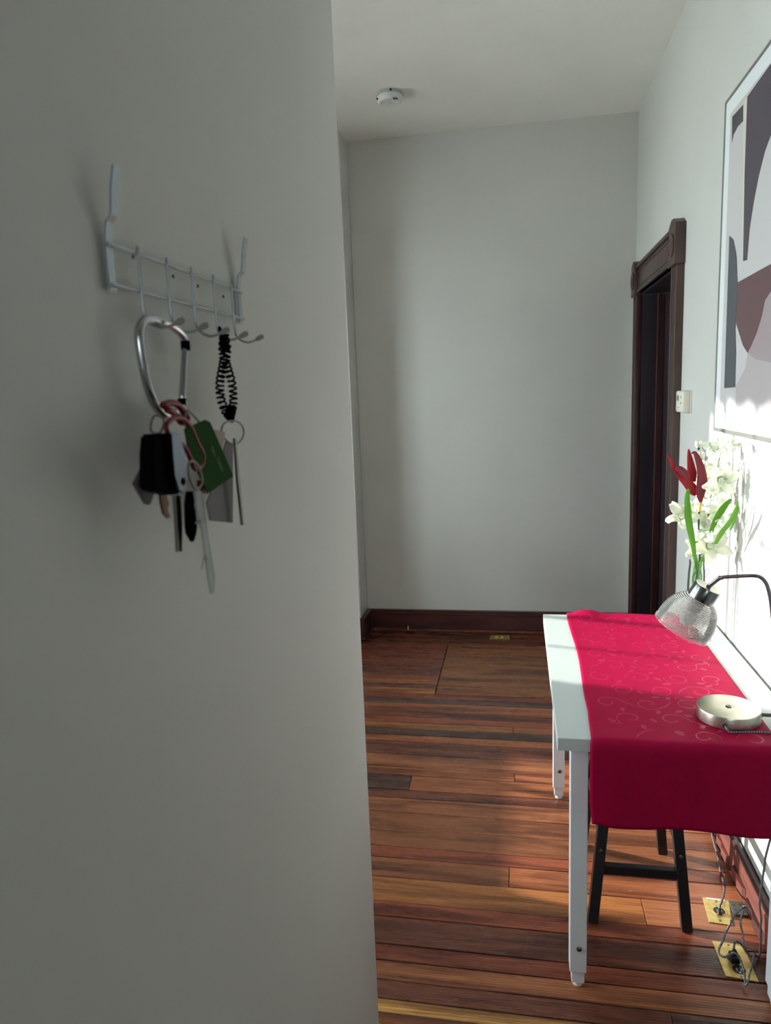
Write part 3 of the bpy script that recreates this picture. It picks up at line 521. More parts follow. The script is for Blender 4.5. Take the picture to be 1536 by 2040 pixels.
# ------------------------------------------------------------------ runner
def r_left(y): # left edge of the cloth wavers
    return .183 + .004 * math.sin(y * 9) - .012 * max(0, (1.86 - y) / .16)
RX1 = .612
def cloth(u, s):
    """u 0..1 across, s metres from the back hem; returns point on the cloth"""
    back, top = .06, TB - TF + .006
    x = lambda yy: r_left(yy) + (RX1 - r_left(yy)) * u
    wr = noise.noise(Vector((u * 5, s * 6, 0))) * .0016 + noise.noise(Vector((u * 16, s * 9, 3))) * .0008
    if s < back:
        yy = TB + .004; z = TZ - (back - s)
        bulge = .0
        return Vector((x(TB), yy + .003 + wr, z))
    if s < back + top:
        yy = TB + .003 - (s - back)
        bump = .017 * math.exp(-((u - .17) / .11) ** 2) * math.exp(-((TB - yy) / .055) ** 2) + .004 * math.exp(-((u - .5) / .2) ** 2) * math.exp(-((TB - yy) / .05) ** 2)
        fold = .0016 * math.exp(-((u - .62 + (yy - 1.8) * .25) / .02) ** 2) * (1 if yy < 2.0 else 0.2)
        z = TZ + .0022 + abs(wr) * 1.2 + bump + fold
        dd = s - (back + top)  # soften over the front edge
        if dd > -.02: z -= (dd + .02) ** 2 * 6
        return Vector((x(yy), yy, z))
    d = s - back - top
    sw = noise.noise(Vector((u * 4, d * 3, 7))) * .006 * min(1, d / .1)
    xl = .170 + .008 * max(0, (d - .16) / .08); flare = .0
    xx = xl + (RX1 - xl) * u
    hem = d * (1 + .0 + .02 * math.sin(u * 9))
    return Vector((xx, TF - .0055 - .004 * math.sin(min(1, d / .03) * math.pi / 2) + sw * .5 - .001, TZ - .003 - hem * (.985 if u < .08 else 1)))
DROP = .222; SL = .06 + TB - TF + .006 + DROP
bm = NB(); nu, ns = 48, 150
G = [[bm.verts.new(cloth(i / nu, SL * j / ns)) for i in range(nu + 1)] for j in range(ns + 1)]
for j in range(ns):
    for i in range(nu): bm.faces.new((G[j][i], G[j][i + 1], G[j + 1][i + 1], G[j + 1][i]))
run = obj('table_runner', bm, 'runner', None, 'full'); tag(run, 'crimson satin table runner with scroll pattern hanging over the front of the white desk', 'table runner')
md = run.modifiers.new('thickness', 'SOLIDIFY'); md.thickness = .0012; md.offset = 1
def cn(u, s):
    e = .004; a = cloth(u + e, s) - cloth(u - e, s); b = cloth(u, s + e) - cloth(u, s - e); n = a.cross(b).normalized()
    if n.z < -.2 or (abs(n.z) < .2 and n.y > 0 and s > .5): n = -n
    return n
def ribbon(bm, pts, w):
    """pts (x, s) in metres on the cloth; tapered woven ribbon"""
    n = len(pts); rows = []
    for i, (a, s) in enumerate(pts):
        p0, p1 = pts[max(0, i - 1)], pts[min(n - 1, i + 1)]; dx, ds = p1[0] - p0[0], p1[1] - p0[1]; L_ = math.hypot(dx, ds) or 1
        ww = w * (.35 + .65 * math.sin(math.pi * (.1 + .85 * i / (n - 1)))); r = []
        for sg in (-1, 1):
            aa, ss = a - ds / L_ * ww * sg, s + dx / L_ * ww * sg; u = aa / .43
            if not (.03 < u < .97): return
            if not (.08 < ss < SL - DROP - .012): return
            nn = cn(u, ss)
            r.append(cloth(u, ss) + nn * .0013)
        rows.append(r)
    V = [[bm.verts.new(q) for q in r] for r in rows]
    for a, b in zip(V, V[1:]): bm.faces.new((a[0], a[1], b[1], b[0]))
def spiral(cx, cy, r0, a0, turns, sgn):
    out = []
    for i in range(26):
        t = i / 25; r = r0 * (1 - .78 * t); a = a0 + sgn * turns * 2 * math.pi * t; out.append((cx + r * math.cos(a), cy + r * math.sin(a)))
    return out
bm = NB(); rnd = random.Random(3)
for row in range(13):
    for k in range(4):
        cx = .06 + k * .105 + (row % 2) * .045; cy = .12 + row * .092; s1 = 1 if (row + k) % 2 else -1; a0 = rnd.uniform(0, 6.28)
        ribbon(bm, spiral(cx, cy, .036, a0, .95, s1), .0024)
        # tail sweeping away from the outer end of the scroll
        ex, ey = cx + .036 * math.cos(a0), cy + .036 * math.sin(a0); ta = a0 - s1 * math.pi / 2
        ribbon(bm, [(ex + math.cos(ta + s1 * .9 * (j / 10)) * .006 * j * .9, ey + math.sin(ta - s1 * .9 * (j / 10)) * .006 * j * .9) for j in range(11)], .0022)
        for q in range(2):
            a = rnd.uniform(0, 6.28); lx, ly = cx + .046 * math.cos(a), cy + .046 * math.sin(a); b = a + rnd.uniform(.4, 1.4)
            ribbon(bm, [(lx + math.cos(b) * .0036 * j, ly + math.sin(b) * .0036 * j) for j in range(7)], .0058)
o = obj('damask_pattern', bm, 'damask', run, 'full')

# ------------------------------------------------------------------ stool
st = thing('bar_stool', 'black wooden saddle stool tucked under the white desk', 'stool', (.34, 2.17, 0))
FX, FY = ((.212, .27), (.482, .425)), ((1.997, 2.045), (2.362, 2.315))
LEG = {}
for ix, (xb, xt) in enumerate(FX):
    for iy, (yb_, yt) in enumerate(FY):
        bm = NB(); orient_box(bm, (xb, yb_, .0015), (xt, yt, .60), .030, .030, (0, 1, 0), .0015); lg = obj('leg', bm, 'black', st); LEG[ix, iy] = (xb, xt, yb_, yt)
        if iy == 0:
            z = .235; f = z / .6; bm = NB(); lathe(bm, [(.006, 0), (.006, .0015), (.003, .003)], (xb + (xt - xb) * f, yb_ + (yt - yb_) * f - .0155, z), (0, -1, 0), 14); obj('bolt', bm, 'bolt', lg, True)
def at(ix, iy, z): xb, xt, yb_, yt = LEG[ix, iy]; f = z / .6; return Vector((xb + (xt - xb) * f, yb_ + (yt - yb_) * f, z))
for iy, z in ((0, .172), (1, .172)):
    bm = NB(); a, b = at(0, iy, z), at(1, iy, z); orient_box(bm, a + Vector((.014, 0, 0)), b - Vector((.014, 0, 0)), .030, .020, (0, 1, 0), .001); obj('stretcher', bm, 'black', st)
for ix in (0, 1):
    bm = NB(); a, b = at(ix, 0, .27), at(ix, 1, .27); orient_box(bm, a + Vector((0, .014, 0)), b - Vector((0, .014, 0)), .018, .032, (0, 0, 1), .001); obj('stretcher', bm, 'black', st)
    bm = NB(); a, b = at(ix, 0, .555), at(ix, 1, .555); orient_box(bm, a + Vector((0, .014, 0)), b - Vector((0, .014, 0)), .018, .06, (0, 0, 1), .001); obj('seat_rail', bm, 'black', st)
for iy in (0, 1):
    bm = NB(); a, b = at(0, iy, .555), at(1, iy, .555); orient_box(bm, a + Vector((.014, 0, 0)), b - Vector((.014, 0, 0)), .06, .018, (0, 1, 0), .001); obj('seat_rail', bm, 'black', st)
bm = NB(); gx, gy = 10, 16; T = []
for s in (0, 1):
    g = [[None] * (gy + 1) for _ in range(gx + 1)]
    for i in range(gx + 1):
        for j in range(gy + 1):
            a, b = i / gx * 2 - 1, j / gy * 2 - 1; rr = (max(0, abs(a) - .8) * max(0, abs(b) - .85)) * 1.5
            g[i][j] = bm.verts.new((.347 + a * (.125 - rr * .1), 2.18 + b * (.20 - rr * .1), .60 + s * .03 + .018 * b * b - .004 * s * (1 - a * a)))
    T.append(g)
for s, g in enumerate(T):
    for i in range(gx):
        for j in range(gy): bm.faces.new((g[i][j], g[i + 1][j], g[i + 1][j + 1], g[i][j + 1]))
for i in range(gx):
    for j in (0, gy): bm.faces.new((T[0][i][j], T[0][i + 1][j], T[1][i + 1][j], T[1][i][j]))
for j in range(gy):
    for i in (0, gx): bm.faces.new((T[0][i][j], T[0][i][j + 1], T[1][i][j + 1], T[1][i][j]))
obj('seat', bm, 'black', st, 40)

# ------------------------------------------------------------------ lamp
LB = Vector((.530, 1.851, TZ + .0045))
lamp = thing('desk_lamp', 'brushed nickel desk lamp with ribbed glass shade standing on the red runner', 'lamp', LB)
bm = NB(); lathe(bm, [(.074, 0), (.0765, .001), (.0765, .028), (.0755, .0305), (.073, .0315), (.012, .0308), (.008, .0305)], LB, (0, 0, 1), 64); base = obj('base', bm, 'brushed', lamp, 30)
bm = NB(); lathe(bm, [(.0065, 0), (.0075, .0012), (.005, .0026), (.0022, .002)], LB + Vector((0, 0, .0306)), (0, 0, 1), 20); obj('centre_screw', bm, 'capmetal', base, True)
# pole from the side of the base: out, up, over
px, py = LB.x + .103, LB.y - .004
A = D['arm']; polep = [(LB.x + .074, py + .002, TZ + .018), (LB.x + .10, py, TZ + .018), (LB.x + .118, py, TZ + .022), (LB.x + .127, py, TZ + .04), (LB.x + .128, py, .90), (LB.x + .128, py + .01, .96)]
end = Vector(A[-1])
allp = smooth_pts(polep[:4], 5)[:-1] + [Vector(polep[3]), Vector((LB.x + .1275, py, .87)), Vector((LB.x + .1255, py + .006, .94))] + smooth_pts([end + Vector((.006, -.004, -.05)), A[-1], A[-2], A[-3], A[-4], A[-5], A[-6], A[-7]], 4)
bm = NB(); tube(bm, allp, .0048, 14); obj('pole', bm, 'pole', lamp, 60)
bm = NB(); lathe(bm, [(.008, 0), (.008, .004), (.006, .006)], (LB.x + .0755, py + .002, TZ + .018), (1, 0, 0), 18); obj('pole_collar', bm, 'capmetal', lamp, True)
rim = Vector(D['lamp_rim']); ax = Vector(D['lamp_axis']).normalized()
head = bpy.data.objects.new('lamp_head', None); col.objects.link(head); head.parent = lamp; ORG[head.name] = ORG[lamp.name]
prof = [(.0785, 0), (.0785, .004), (.0765, .0055)]
body = [(.0765, .0055), (.0765, .020), (.0745, .038), (.070, .058), (.062, .076), (.050, .091), (.038, .100), (.033, .104)]
L_ = 26
def bodyr(h):
    for (r0, h0), (r1, h1) in zip(body, body[1:]):
        if h0 <= h <= h1: return r0 + (r1 - r0) * (h - h0) / (h1 - h0)
    return body[-1][0]
for k in range(1, L_ * 2 + 1):
    h = .0055 + (.104 - .0055) * k / (L_ * 2); prof.append((bodyr(h) - (.0016 if k % 2 else 0), h))
inner = [(r - .0032, h) for r, h in body[::-1]] + [(.0755, .0)]
bm = NB(); lathe(bm, prof + inner, rim, ax, 72, cap0=False, cap1=False); sh = obj('lamp_shade', bm, 'shade', head, 20); sh.data.materials.append(M['shade2'])
for p_ in sh.data.polygons:      # every second rib face is the frosted ridge
    ring = p_.index // 72
    if 2 <= ring < 2 + L_ * 2 and ring % 2: p_.material_index = 1
bm = NB(); lathe(bm, [(.0352, .098), (.0368, .100), (.0368, .136), (.0358, .1385), (.012, .1385)], rim, ax, 48); cap = obj('shade_cap', bm, 'capmetal', head, 30)
bm = NB(); lathe(bm, [(.0345, .1384), (.0345, .1395), (.012, .1397)], rim, ax, 40); obj('cap_disc', bm, 'brushed', cap, 30)
bm = NB(); lathe(bm, [(.016, .06), (.018, .07), (.018, .098)], rim, ax, 24); obj('bulb_socket', bm, 'pole', head, True)
bm = NB(); lathe(bm, [(.002, .012), (.014, .016), (.022, .028), (.023, .040), (.016, .058), (.012, .066)], rim, ax, 24); obj('bulb', bm, 'glide', head, True)
e0 = rim + ax * .1385; e1 = Vector(A[1])
bm = NB(); tube(bm, [e0, e0 + (e1 - e0) * .85, e1], .0062, 16); lathe(bm, [(.0055, 0), (.0055, .008)], e1 - Vector((.001, 0, .002)), (Vector(A[3]) - Vector(A[1])), 12); obj('swivel_arm', bm, 'pole', head, 40)
# braided cord out of the base
c0 = Vector((.503, LB.y - .0725, TZ + .016))
bm = NB(); cp = [c0 + Vector((0, .002, 0)), c0 + Vector((.001, -.008, -.002)), c0 + Vector((.006, -.013, -.0085)), (.522, 1.765, TZ + .0065), (.560, 1.770, TZ + .0065), (.60, 1.772, TZ + .006), (.64, 1.775, TZ + .004), (.672, 1.79, TZ + .003), (.690, 1.80, TZ - .002), (.6995, 1.805, TZ - .05), (.695, 1.83, .60), (.670, 1.86, .50)] + D['cord2'][::-1][4:] + []
tube(bm, cp, .0028, 8, sm=4)
tube(bm, [Vector(q) for q in D['cord1'][::-1]], .0030, 8, sm=3)
obj('power_cord', bm, 'braid', lamp, 'full', 'black and white braided cord')
bm = NB(); lathe(bm, [(.0058, 0), (.0058, .003), (.004, .004)], c0 + Vector((0, .003, 0)), (0, -1, 0), 16); obj('cord_grommet', bm, 'hole', lamp, True)
# plug
pc = Vector((.583, 1.888, .0035)); bm = NB(); box(bm, pc.x - .013, pc.x + .013, pc.y - .015, pc.y + .015, .0045, .026, .005); tube(bm, [pc + Vector((0, 0, .024)), pc + Vector((0, 0, .036))], [.008, .005], 10); obj('plug', bm, 'hole', lamp, 40)

# ------------------------------------------------------------------ floor outlets
def outlet(name, label, quad, holes, group='brass floor outlets'):
    """quad: four floor corners; holes: (u, v, r) in plate coordinates"""
    q = [Vector((a, b, 0)) for a, b in quad]; c = sum(q, Vector()) / 4; o = thing(name, label, 'outlet', c, group)
    def P(u, v, z=0): a = q[0].lerp(q[1], u); b = q[3].lerp(q[2], u); p = a.lerp(b, v); p.z = z; return p
    bm = NB(); slab(bm, [P(0, 0, .0003), P(1, 0, .0003), P(1, 1, .0003), P(0, 1, .0003)], (0, 0, 1), .0026)
    bmesh.ops.bevel(bm, geom=[e for e in bm.edges], offset=.0012, segments=2, affect='EDGES'); pl = obj('cover_plate', bm, 'plate', o, 30)
    for u, v, r in holes:
        bm = NB(); lathe(bm, [(r + .003, 0), (r + .003, .001), (r, .0012), (r - .002, -.0005)], P(u, v, .0028), (0, 0, 1), 28, cap1=False); obj('socket_ring', bm, 'plate', o, True)
        bm = NB(); lathe(bm, [(r, 0), (r - .001, .0008)], P(u, v, .0028), (0, 0, 1), 24); s = obj('socket', bm, 'socket', o, True)
        bm = NB(); p = P(u, v, .0036)
        for dx in (-.0055, .0055): box(bm, p.x + dx - .001, p.x + dx + .001, p.y - .0045, p.y + .0045, .0034, .0039)
        lathe(bm, [(.0028, 0), (.0028, .0004)], (p.x, p.y - .010, .0035), (0, 0, 1), 12); obj('slots', bm, 'paleplastic', s)
    return o, P
o1, P1 = outlet('floor_outlet', 'brass floor outlet with round socket nearest the stool leg', [(.553, 2.035), (.617, 2.030), (.638, 2.140), (.560, 2.144)], [(.56, .5, .0175)])
for v in (.12, .88):
    bm = NB(); lathe(bm, [(.004, 0), (.0035, .001), (.001, .0012)], P1(.5, v, .003), (0, 0, 1), 12); obj('screw', bm, 'bolt', o1, True)
bm = NB(); slab(bm, [P1(.15, .93, .003), P1(.85, .93, .003), P1(.85, 1.0, .003), P1(.15, 1.0, .003)], (0, 0, 1), .0006); obj('paper_label', bm, 'paleplastic', o1)
o2, P2 = outlet('floor_outlet', 'larger brass duplex floor outlet with black plug beside the front right desk leg', [(.546, 1.832), (.628, 1.823), (.626, 1.955), (.543, 1.961)], [(.48, .55, .018), (.52, .24, .018)])
for v in (.05, .93):
    bm = NB(); lathe(bm, [(.0035, 0), (.003, .001), (.001, .0012)], P2(.5, v, .003), (0, 0, 1), 12); obj('screw', bm, 'bolt', o2, True)
o3, P3 = outlet('floor_outlet', 'small brass floor outlet by the far baseboard with two flip lids', [(-.192, 4.478), (-.060, 4.478), (-.062, 4.560), (-.188, 4.560)], [])
for u in (.36, .64):
    bm = NB(); lathe(bm, [(.013, 0), (.013, .0035), (.010, .005), (.002, .0055)], P3(u, .5, .0028), (0, 0, 1), 20); obj('flip_lid', bm, 'plate', o3, True)
bm = NB(); box(bm, .634, .676, 2.075, 2.135, .0005, .006, .001); jb = tag(obj('junction_plate', bm, 'galv'), 'grey steel junction plate on the floor between outlet and baseboard', 'outlet')
for a, b in ((.645, 2.115), (.645, 2.095), (.664, 2.12)):
    bm = NB(); lathe(bm, [(.0035, 0), (.003, .0004)], (a, b, .0061), (0, 0, 1), 12); obj('knockout', bm, 'slot', jb)
# grey flex with tape bands
g = thing('grey_cable', 'grey cable with black tape bands rising from the upper brass outlet', 'cable', (.60, 2.09, 0))
gp = smooth_pts(D['gray'], 6); bm = NB(); tube(bm, gp, .0034, 8); obj('flex', bm, 'greycable', g, 'full')
for a, b in ((20, 23), (26, 29), (35, 38)):
    bm = NB(); tube(bm, gp[a:b + 1], .0041, 8); obj('tape_band', bm, 'tape', g, 'full')
bm = NB(); tube(bm, [Vector((.591, 2.068, .004)), Vector(gp[0]) + Vector((.002, .006, .006)), gp[4]], [.007, .006, .0042], 10); obj('plug', bm, 'hole', g, True)
# black wire along the far baseboard with a white clip
bw = thing('black_wire', 'thin black wire trailing along the far baseboard to the outlet', 'cable', (-.5, 4.58, 0))
bm = NB(); tube(bm, [(-.965, 4.40, .004), (-.94, 4.46, .004), (-.90, 4.53, .006), (-.84, 4.575, .014), (-.76, 4.592, .022), (-.68, 4.590, .022), (-.60, 4.575, .008), (-.52, 4.55, .004), (-.40, 4.535, .004), (-.28, 4.535, .004), (-.19, 4.55, .004), (-.10, 4.575, .004), (.02, 4.585, .004), (.1, 4.586, .004)], .0032, 7, sm=5); obj('wire', bm, 'blackcable', bw, 'full')
bm = NB(); box(bm, -.748, -.740, 4.583, 4.589, .015, .04, .001); obj('wire_clip', bm, 'paleplastic', bw)

# ------------------------------------------------------------------ smoke detector
sd = thing('smoke_detector', 'round white smoke detector on the ceiling', 'smoke detector', (-.645, 3.985, H))
c = Vector((-.645, 3.985, H))
bm = NB(); lathe(bm, [(.062, 0), (.070, .001), (.070, .010), (.066, .013)], c, (0, 0, -1), 48); obj('mounting_ring', bm, 'detring', sd, 40)
bm = NB(); lathe(bm, [(.060, .012), (.066, .015), (.068, .030), (.064, .041), (.056, .046), (.052, .0445), (.020, .046), (.002, .046)], c, (0, 0, -1), 48); bd = obj('body', bm, 'detector', sd, 40)
bm = NB(); box(bm, c.x + .012, c.x + .022, c.y - .0702, c.y - .064, H - .012, H - .002, .001); obj('ring_catch', bm, 'slot', sd)
bm = NB()
for k in range(4): box(bm, c.x + .026 + k * .006, c.x + .029 + k * .006, c.y - .062 + .002 * k, c.y - .035, H - .047, H - .0445)
obj('sounder_slots', bm, 'slot', bd)
bm = NB(); slab(bm, [(c.x - .045, c.y - .02, H - .0455), (c.x + .012, c.y - .042, H - .0455), (c.x + .014, c.y - .037, H - .0455), (c.x - .043, c.y - .014, H - .0455)], (0, 0, -1), .003); obj('raised_rib', bm, 'detring', bd)
bm = NB(); lathe(bm, [(.011, 0), (.010, .002)], (c.x, c.y, H - .046), (0, 0, -1), 24); obj('test_button', bm, 'detring', bd, True)
bm = NB(); box(bm, c.x - .065, c.x - .058, c.y - .040, c.y - .030, H - .036, H - .028, .001); obj('indicator_light', bm, 'slot', bd)

# ------------------------------------------------------------------ thermostat
th = thing('thermostat', 'small cream thermostat on the wall right of the dark door', 'thermostat', (XR, 3.20, 1.475))
bm = NB(); box(bm, XR - .006, XR, 3.128, 3.272, 1.478, 1.574, .003); obj('back_plate', bm, 'thermo', th)
bm = NB(); box(bm, XR - .034, XR - .005, 3.132, 3.268, 1.481, 1.571, .007); bd = obj('body', bm, 'thermo', th, 40)
bm = NB(); box(bm, XR - .0348, XR - .033, 3.212, 3.248, 1.530, 1.552, .0005); obj('display', bm, 'lcd', bd)
for z in (1.545, 1.520):
    bm = NB(); box(bm, XR - .0355, XR - .033, 3.166, 3.176, z - .0035, z + .0035, .0006); obj('button', bm, 'lcd', bd)
bm = NB(); box(bm, XR - .036, XR - .033, 3.20, 3.255, 1.500, 1.504); box(bm, XR - .038, XR - .033, 3.235, 3.25, 1.49, 1.505, .001); obj('mode_switch', bm, 'detring', bd)

# ------------------------------------------------------------------ framed print
pf = thing('framed_print', 'large framed abstract print with plum, maroon and slate shapes on the right wall', 'picture', (XR, 2.2, 1.435))
PX = .678; Y1, Y0, Z0, Z1 = 2.665, 1.70, 1.435, 2.500
bm = NB(); box(bm, PX + .004, XR - .001, Y0 + .005, Y1 - .005, Z0 + .005, Z1 - .005); obj('backing', bm, 'frame', pf)
for b in ((Y1 - .006, Y1, Z0, Z1), (Y0, Y0 + .006, Z0, Z1), (Y0 + .006, Y1 - .006, Z0, Z0 + .012), (Y0 + .006, Y1 - .006, Z1 - .008, Z1)):
    bm = NB(); box(bm, PX - .004, XR - .002, *b, .0008); obj('frame_rail', bm, 'frame', pf)
bm = NB(); box(bm, PX, PX + .004, Y0 + .006, Y1 - .006, Z0 + .012, Z1 - .008); obj('mat_board', bm, 'mat_board', pf)
def poly(name, pts, m, layer):
    bm = NB(); slab(bm, [(PX - .0003 * layer, y, z) for y, z in pts], (-1, 0, 0), .0003); return obj(name, bm, m, pr)
AR = D['art']
yl = 2.606
bm = NB(); slab(bm, [(PX, yl, 2.445), (PX, 1.76, 2.445), (PX, 1.76, 1.50), (PX, yl, 1.50)], (-1, 0, 0), .0003); pr = obj('print_sheet', bm, 'art_bg', pf)
ext = lambda pts: pts
poly('taupe_shape', AR['lower'][1:6] + [[1.80, 1.50], [1.76, 1.7], [2.05, 1.66]], 'a_lower', 1)
poly('mauve_shape', AR['mauve'][1:] + [[2.0, 1.62], [1.86, 1.72], [1.80, 1.90], [1.9, 2.02], AR['mauve'][0]], 'a_mauve', 2)
poly('maroon_shape', AR['maroon'], 'a_maroon', 3)
poly('slate_pill', AR['pill'], 'a_pill', 4)
poly('charcoal_block', AR['dark_top'], 'a_dark', 1)
poly('cream_strip', AR['strip'], 'a_strip', 1)
poly('plum_wedge', AR['wedge'][:1] + [[2.10, 2.445], [1.95, 2.445], [1.98, 2.2]] + AR['wedge'][2:], 'a_wedge', 2)
bm = NB(); slab(bm, [(PX, 1.76 + .1 + .09 * math.cos(a / 24 * 6.283), 2.28 + .09 * math.sin(a / 24 * 6.283)) for a in range(24)], (-1, 0, 0), .0003); obj('slate_disc', bm, 'a_pill', pr)

# ------------------------------------------------------------------ vase and flowers
V0 = Vector(D['vase'][0]); VX, VY = D['vase'][1][0], D['vase'][1][1]; ztop = D['vase'][0][2]
vz = TZ + .0045
vb = NB(); hh = ztop - vz
po = [(.020, 0), (.024, .004), (.026, hh * .3), (.0285, hh * .62), (.0265, hh * .85), (.0235, hh * .96), (.0245, hh)]
lathe(vb, po + [(r - .0018, max(h, .006)) for r, h in po[::-1]], (VX, VY, vz), (0, 0, 1), 40, cap0=True, cap1=True); vs = obj('glass_vase', vb, 'vase', None, 50); tag(vs, 'clear glass vase holding the flowers on the desk behind the lamp', 'vase')
NV = Vector((.15, -1, .25))
rf = thing('red_flower', 'crimson bird-of-paradise silk flower on a yellow-necked stem, upper left of the vase', 'flower', D['redstem'][-1])
bm = NB(); leaf(bm, D['bract_a'], .0165, (-.3, -1, .4), .35, .002, 5, lambda t: .10 + .9 * (t / .72) ** .9 if t < .72 else max(.25, 1 - ((t - .72) / .28) ** 2 * .8)); obj('bract', bm, 'redp', rf, 'full')
bm = NB(); leaf(bm, D['bract_b'], .012, (0, -1, .5), .4, .002, 5, lambda t: .35 + .65 * math.sin(math.pi * (.15 + .8 * t))); obj('bract', bm, 'darkred', rf, 'full')
bm = NB(); leaf(bm, D['bract_c'], .0165, (.2, -1, .1), .35, .002, 5, lambda t: .06 + .94 * (t / .7) ** .8 if t < .7 else 1 - (t - .7) * .8); obj('bract', bm, 'redp', rf, 'full')
bm = NB(); leaf(bm, D['bract_d'], .0175, (.2, -1, .0), .35, .002, 5, lambda t: .08 + .92 * (t / .66) if t < .66 else max(.22, 1 - ((t - .66) / .34) ** 1.6 * .8)); obj('bract', bm, 'darkred', rf, 'full')
bm = NB(); tube(bm, D['neck'], [.0052, .0045, .0035], 10, sm=3); obj('yellow_neck', bm, 'yellow', rf, True)
bm = NB(); tube(bm, D['redstem'], .0028, 8, sm=4); obj('stem', bm, 'darkstem', rf, True)
wf = thing('white_flower_spray', 'white silk lily spray with green leaves filling the glass vase', 'flower', D['stems'][0][-1])
rnd = random.Random(11)
for hx, hy, hz, rr, npt in D['heads']:
    rr *= 1.05
    c = Vector((min(hx, XR - rr * .95), hy, hz)); ax_ = Vector((rnd.uniform(-.7, .5), rnd.uniform(-1, -.4), rnd.uniform(-.1, .8))).normalized()
    bm = NB(); bk = c - ax_ * rr * .55; lathe(bm, [(.002, 0), (.006, rr * .2), (.009, rr * .5)], bk, ax_, 12); hd = obj('flower_head', bm, 'petal', wf, True)
    u_ = ax_.orthogonal().normalized(); v_ = ax_.cross(u_); ph = rnd.uniform(0, 1)
    for k in range(npt):
        a = 2 * math.pi * (k + ph) / npt + rnd.uniform(-.15, .15); d = u_ * math.cos(a) + v_ * math.sin(a); rk = rr * rnd.uniform(.85, 1.1)
        p = [bk + d * .003, bk + d * rk * .35 + ax_ * rk * .45, bk + d * rk * .8 + ax_ * rk * .62, bk + d * rk * 1.12 + ax_ * rk * rnd.uniform(.35, .6)]
        p = [Vector((min(q.x, XR - .012), q.y, q.z)) for q in p]
        bm = NB(); leaf(bm, p, rk * .36, ax_ + d * .3, .3, .0006, 5, lambda t: .12 + .88 * math.sin(math.pi * min(1, .06 + t * .9)) ** 1.1, rk * .11, k); obj('petal', bm, 'petal', hd, 'full')
    if rr > .04:
        bm = NB()
        for k in range(4):
            d = (u_ * math.cos(k * 1.6) + v_ * math.sin(k * 1.6)) * .006; tube(bm, [bk + d * .2, bk + d + ax_ * rr * .8], .0006, 5)
        obj('stamens', bm, 'leafg', hd)
for b in D['buds']:
    b = Vector(b); bm = NB()
    for s in (-1, 1): leaf(bm, [b + Vector((s * .001, 0, -.010)), b + Vector((s * .006, 0, .0)), b + Vector((s * .009, 0, .014))], .0085, (-s * .3, -1, .2), .5, .001, 4)
    obj('bud', bm, 'petal', wf, 'full')
    bm = NB(); lathe(bm, [(.0015, 0), (.004, .004), (.005, .008)], b + Vector((.001, 0, -.018)), (0, 0, 1), 8); obj('calyx', bm, 'darkstem', wf, True)
for tw in D['twigs']:
    bm = NB(); tube(bm, tw, .0009, 6, sm=4); obj('twig', bm, 'darkstem', wf, True)
for pts, w_ in D['leaves']:
    pts = [Vector((min(q[0], XR - .014), q[1], q[2])) for q in pts]
    bm = NB(); leaf(bm, pts, w_ * 1.0, NV + Vector((rnd.uniform(-.3, .3), 0, rnd.uniform(-.3, .3))), .35, .0006, 5, lambda t: .15 + .85 * math.sin(math.pi * (.05 + .9 * t)) ** .7); obj('leaf', bm, 'leafg', wf, 'full')
for s in D['stems']:
    s = [Vector(q) for q in s]
    for q in s:      # keep the stems inside the glass
        if q.z < ztop: dx = q.x - VX; q.x = VX + max(-.019, min(.019, dx)); q.y = VY + max(-.01, min(.01, q.y - VY))
    s.append(Vector((VX + random.uniform(-.012, .012), VY, vz + .02)))
    bm = NB(); tube(bm, s, .0026, 7, sm=4); obj('stem', bm, 'greenstem', wf, True)

# ------------------------------------------------------------------ key rack on the near wall
WX = -.36
kr = thing('key_rack', 'silver wire key rack with five hooks on the near left wall', 'key rack', (WX, .755, 1.70))
for yc, s in ((.604, 1), (.907, 1)):
    P = [(-.3545, 1.704), (-.3545, 1.748), (-.352, 1.763), (-.347, 1.768), (-.3455, 1.776), (-.344, 1.790), (-.340, 1.8085)]
    bm = NB(); w2 = .0055; rows = []
    for i, (xx, zz) in enumerate(P):
        rows.append([bm.verts.new((xx + dx, yc + dy, zz)) for dx, dy in ((-.001, -w2), (-.001, w2), (.001, w2), (.001, -w2))])
    for a, b in zip(rows, rows[1:]):
        for k in range(4): bm.faces.new((a[k], a[(k + 1) % 4], b[(k + 1) % 4], b[k]))
    bm.faces.new(rows[0]); bm.faces.new(rows[-1]); obj('side_strap', bm, 'rack', kr)
for z in (1.744, 1.710):
    bm = NB(); tube(bm, [(-.3515, .598, z + (.0005 if z > 1.72 else 0)), (-.3515, .911, z - .001)], .0017, 10); obj('cross_wire', bm, 'rack', kr, True)
HY = (.645, .701, .758, .816, .871)
for yc in HY:
    dy = .004
    hp = [(-.349, yc, 1.750), (-.349, yc, 1.715), (-.349, yc + .001, 1.690), (-.347, yc + .006, 1.6815), (-.340, yc + .014, 1.677), (-.334, yc + .021, 1.6785), (-.328, yc + .028, 1.6825)]
    bm = NB(); tube(bm, hp, .0015, 10, sm=5); hk = obj('hook', bm, 'rack', kr, 'full')
    d = Vector((.006, .007, .0042)).normalized(); bm = NB(); lathe(bm, [(.0012, -.007), (.0024, -.004), (.0032, 0), (.0033, .004), (.0026, .0062), (.001, .0072)], Vector(hp[-1]), d, 14); obj('hook_tip', bm, 'tip', hk, True)
def loop(pts, r, closed=False, sm=5, seg=10): bm = NB(); tube(bm, pts, r, seg, closed, sm); return bm
hk0 = Vector((-.338, .661, 1.677))
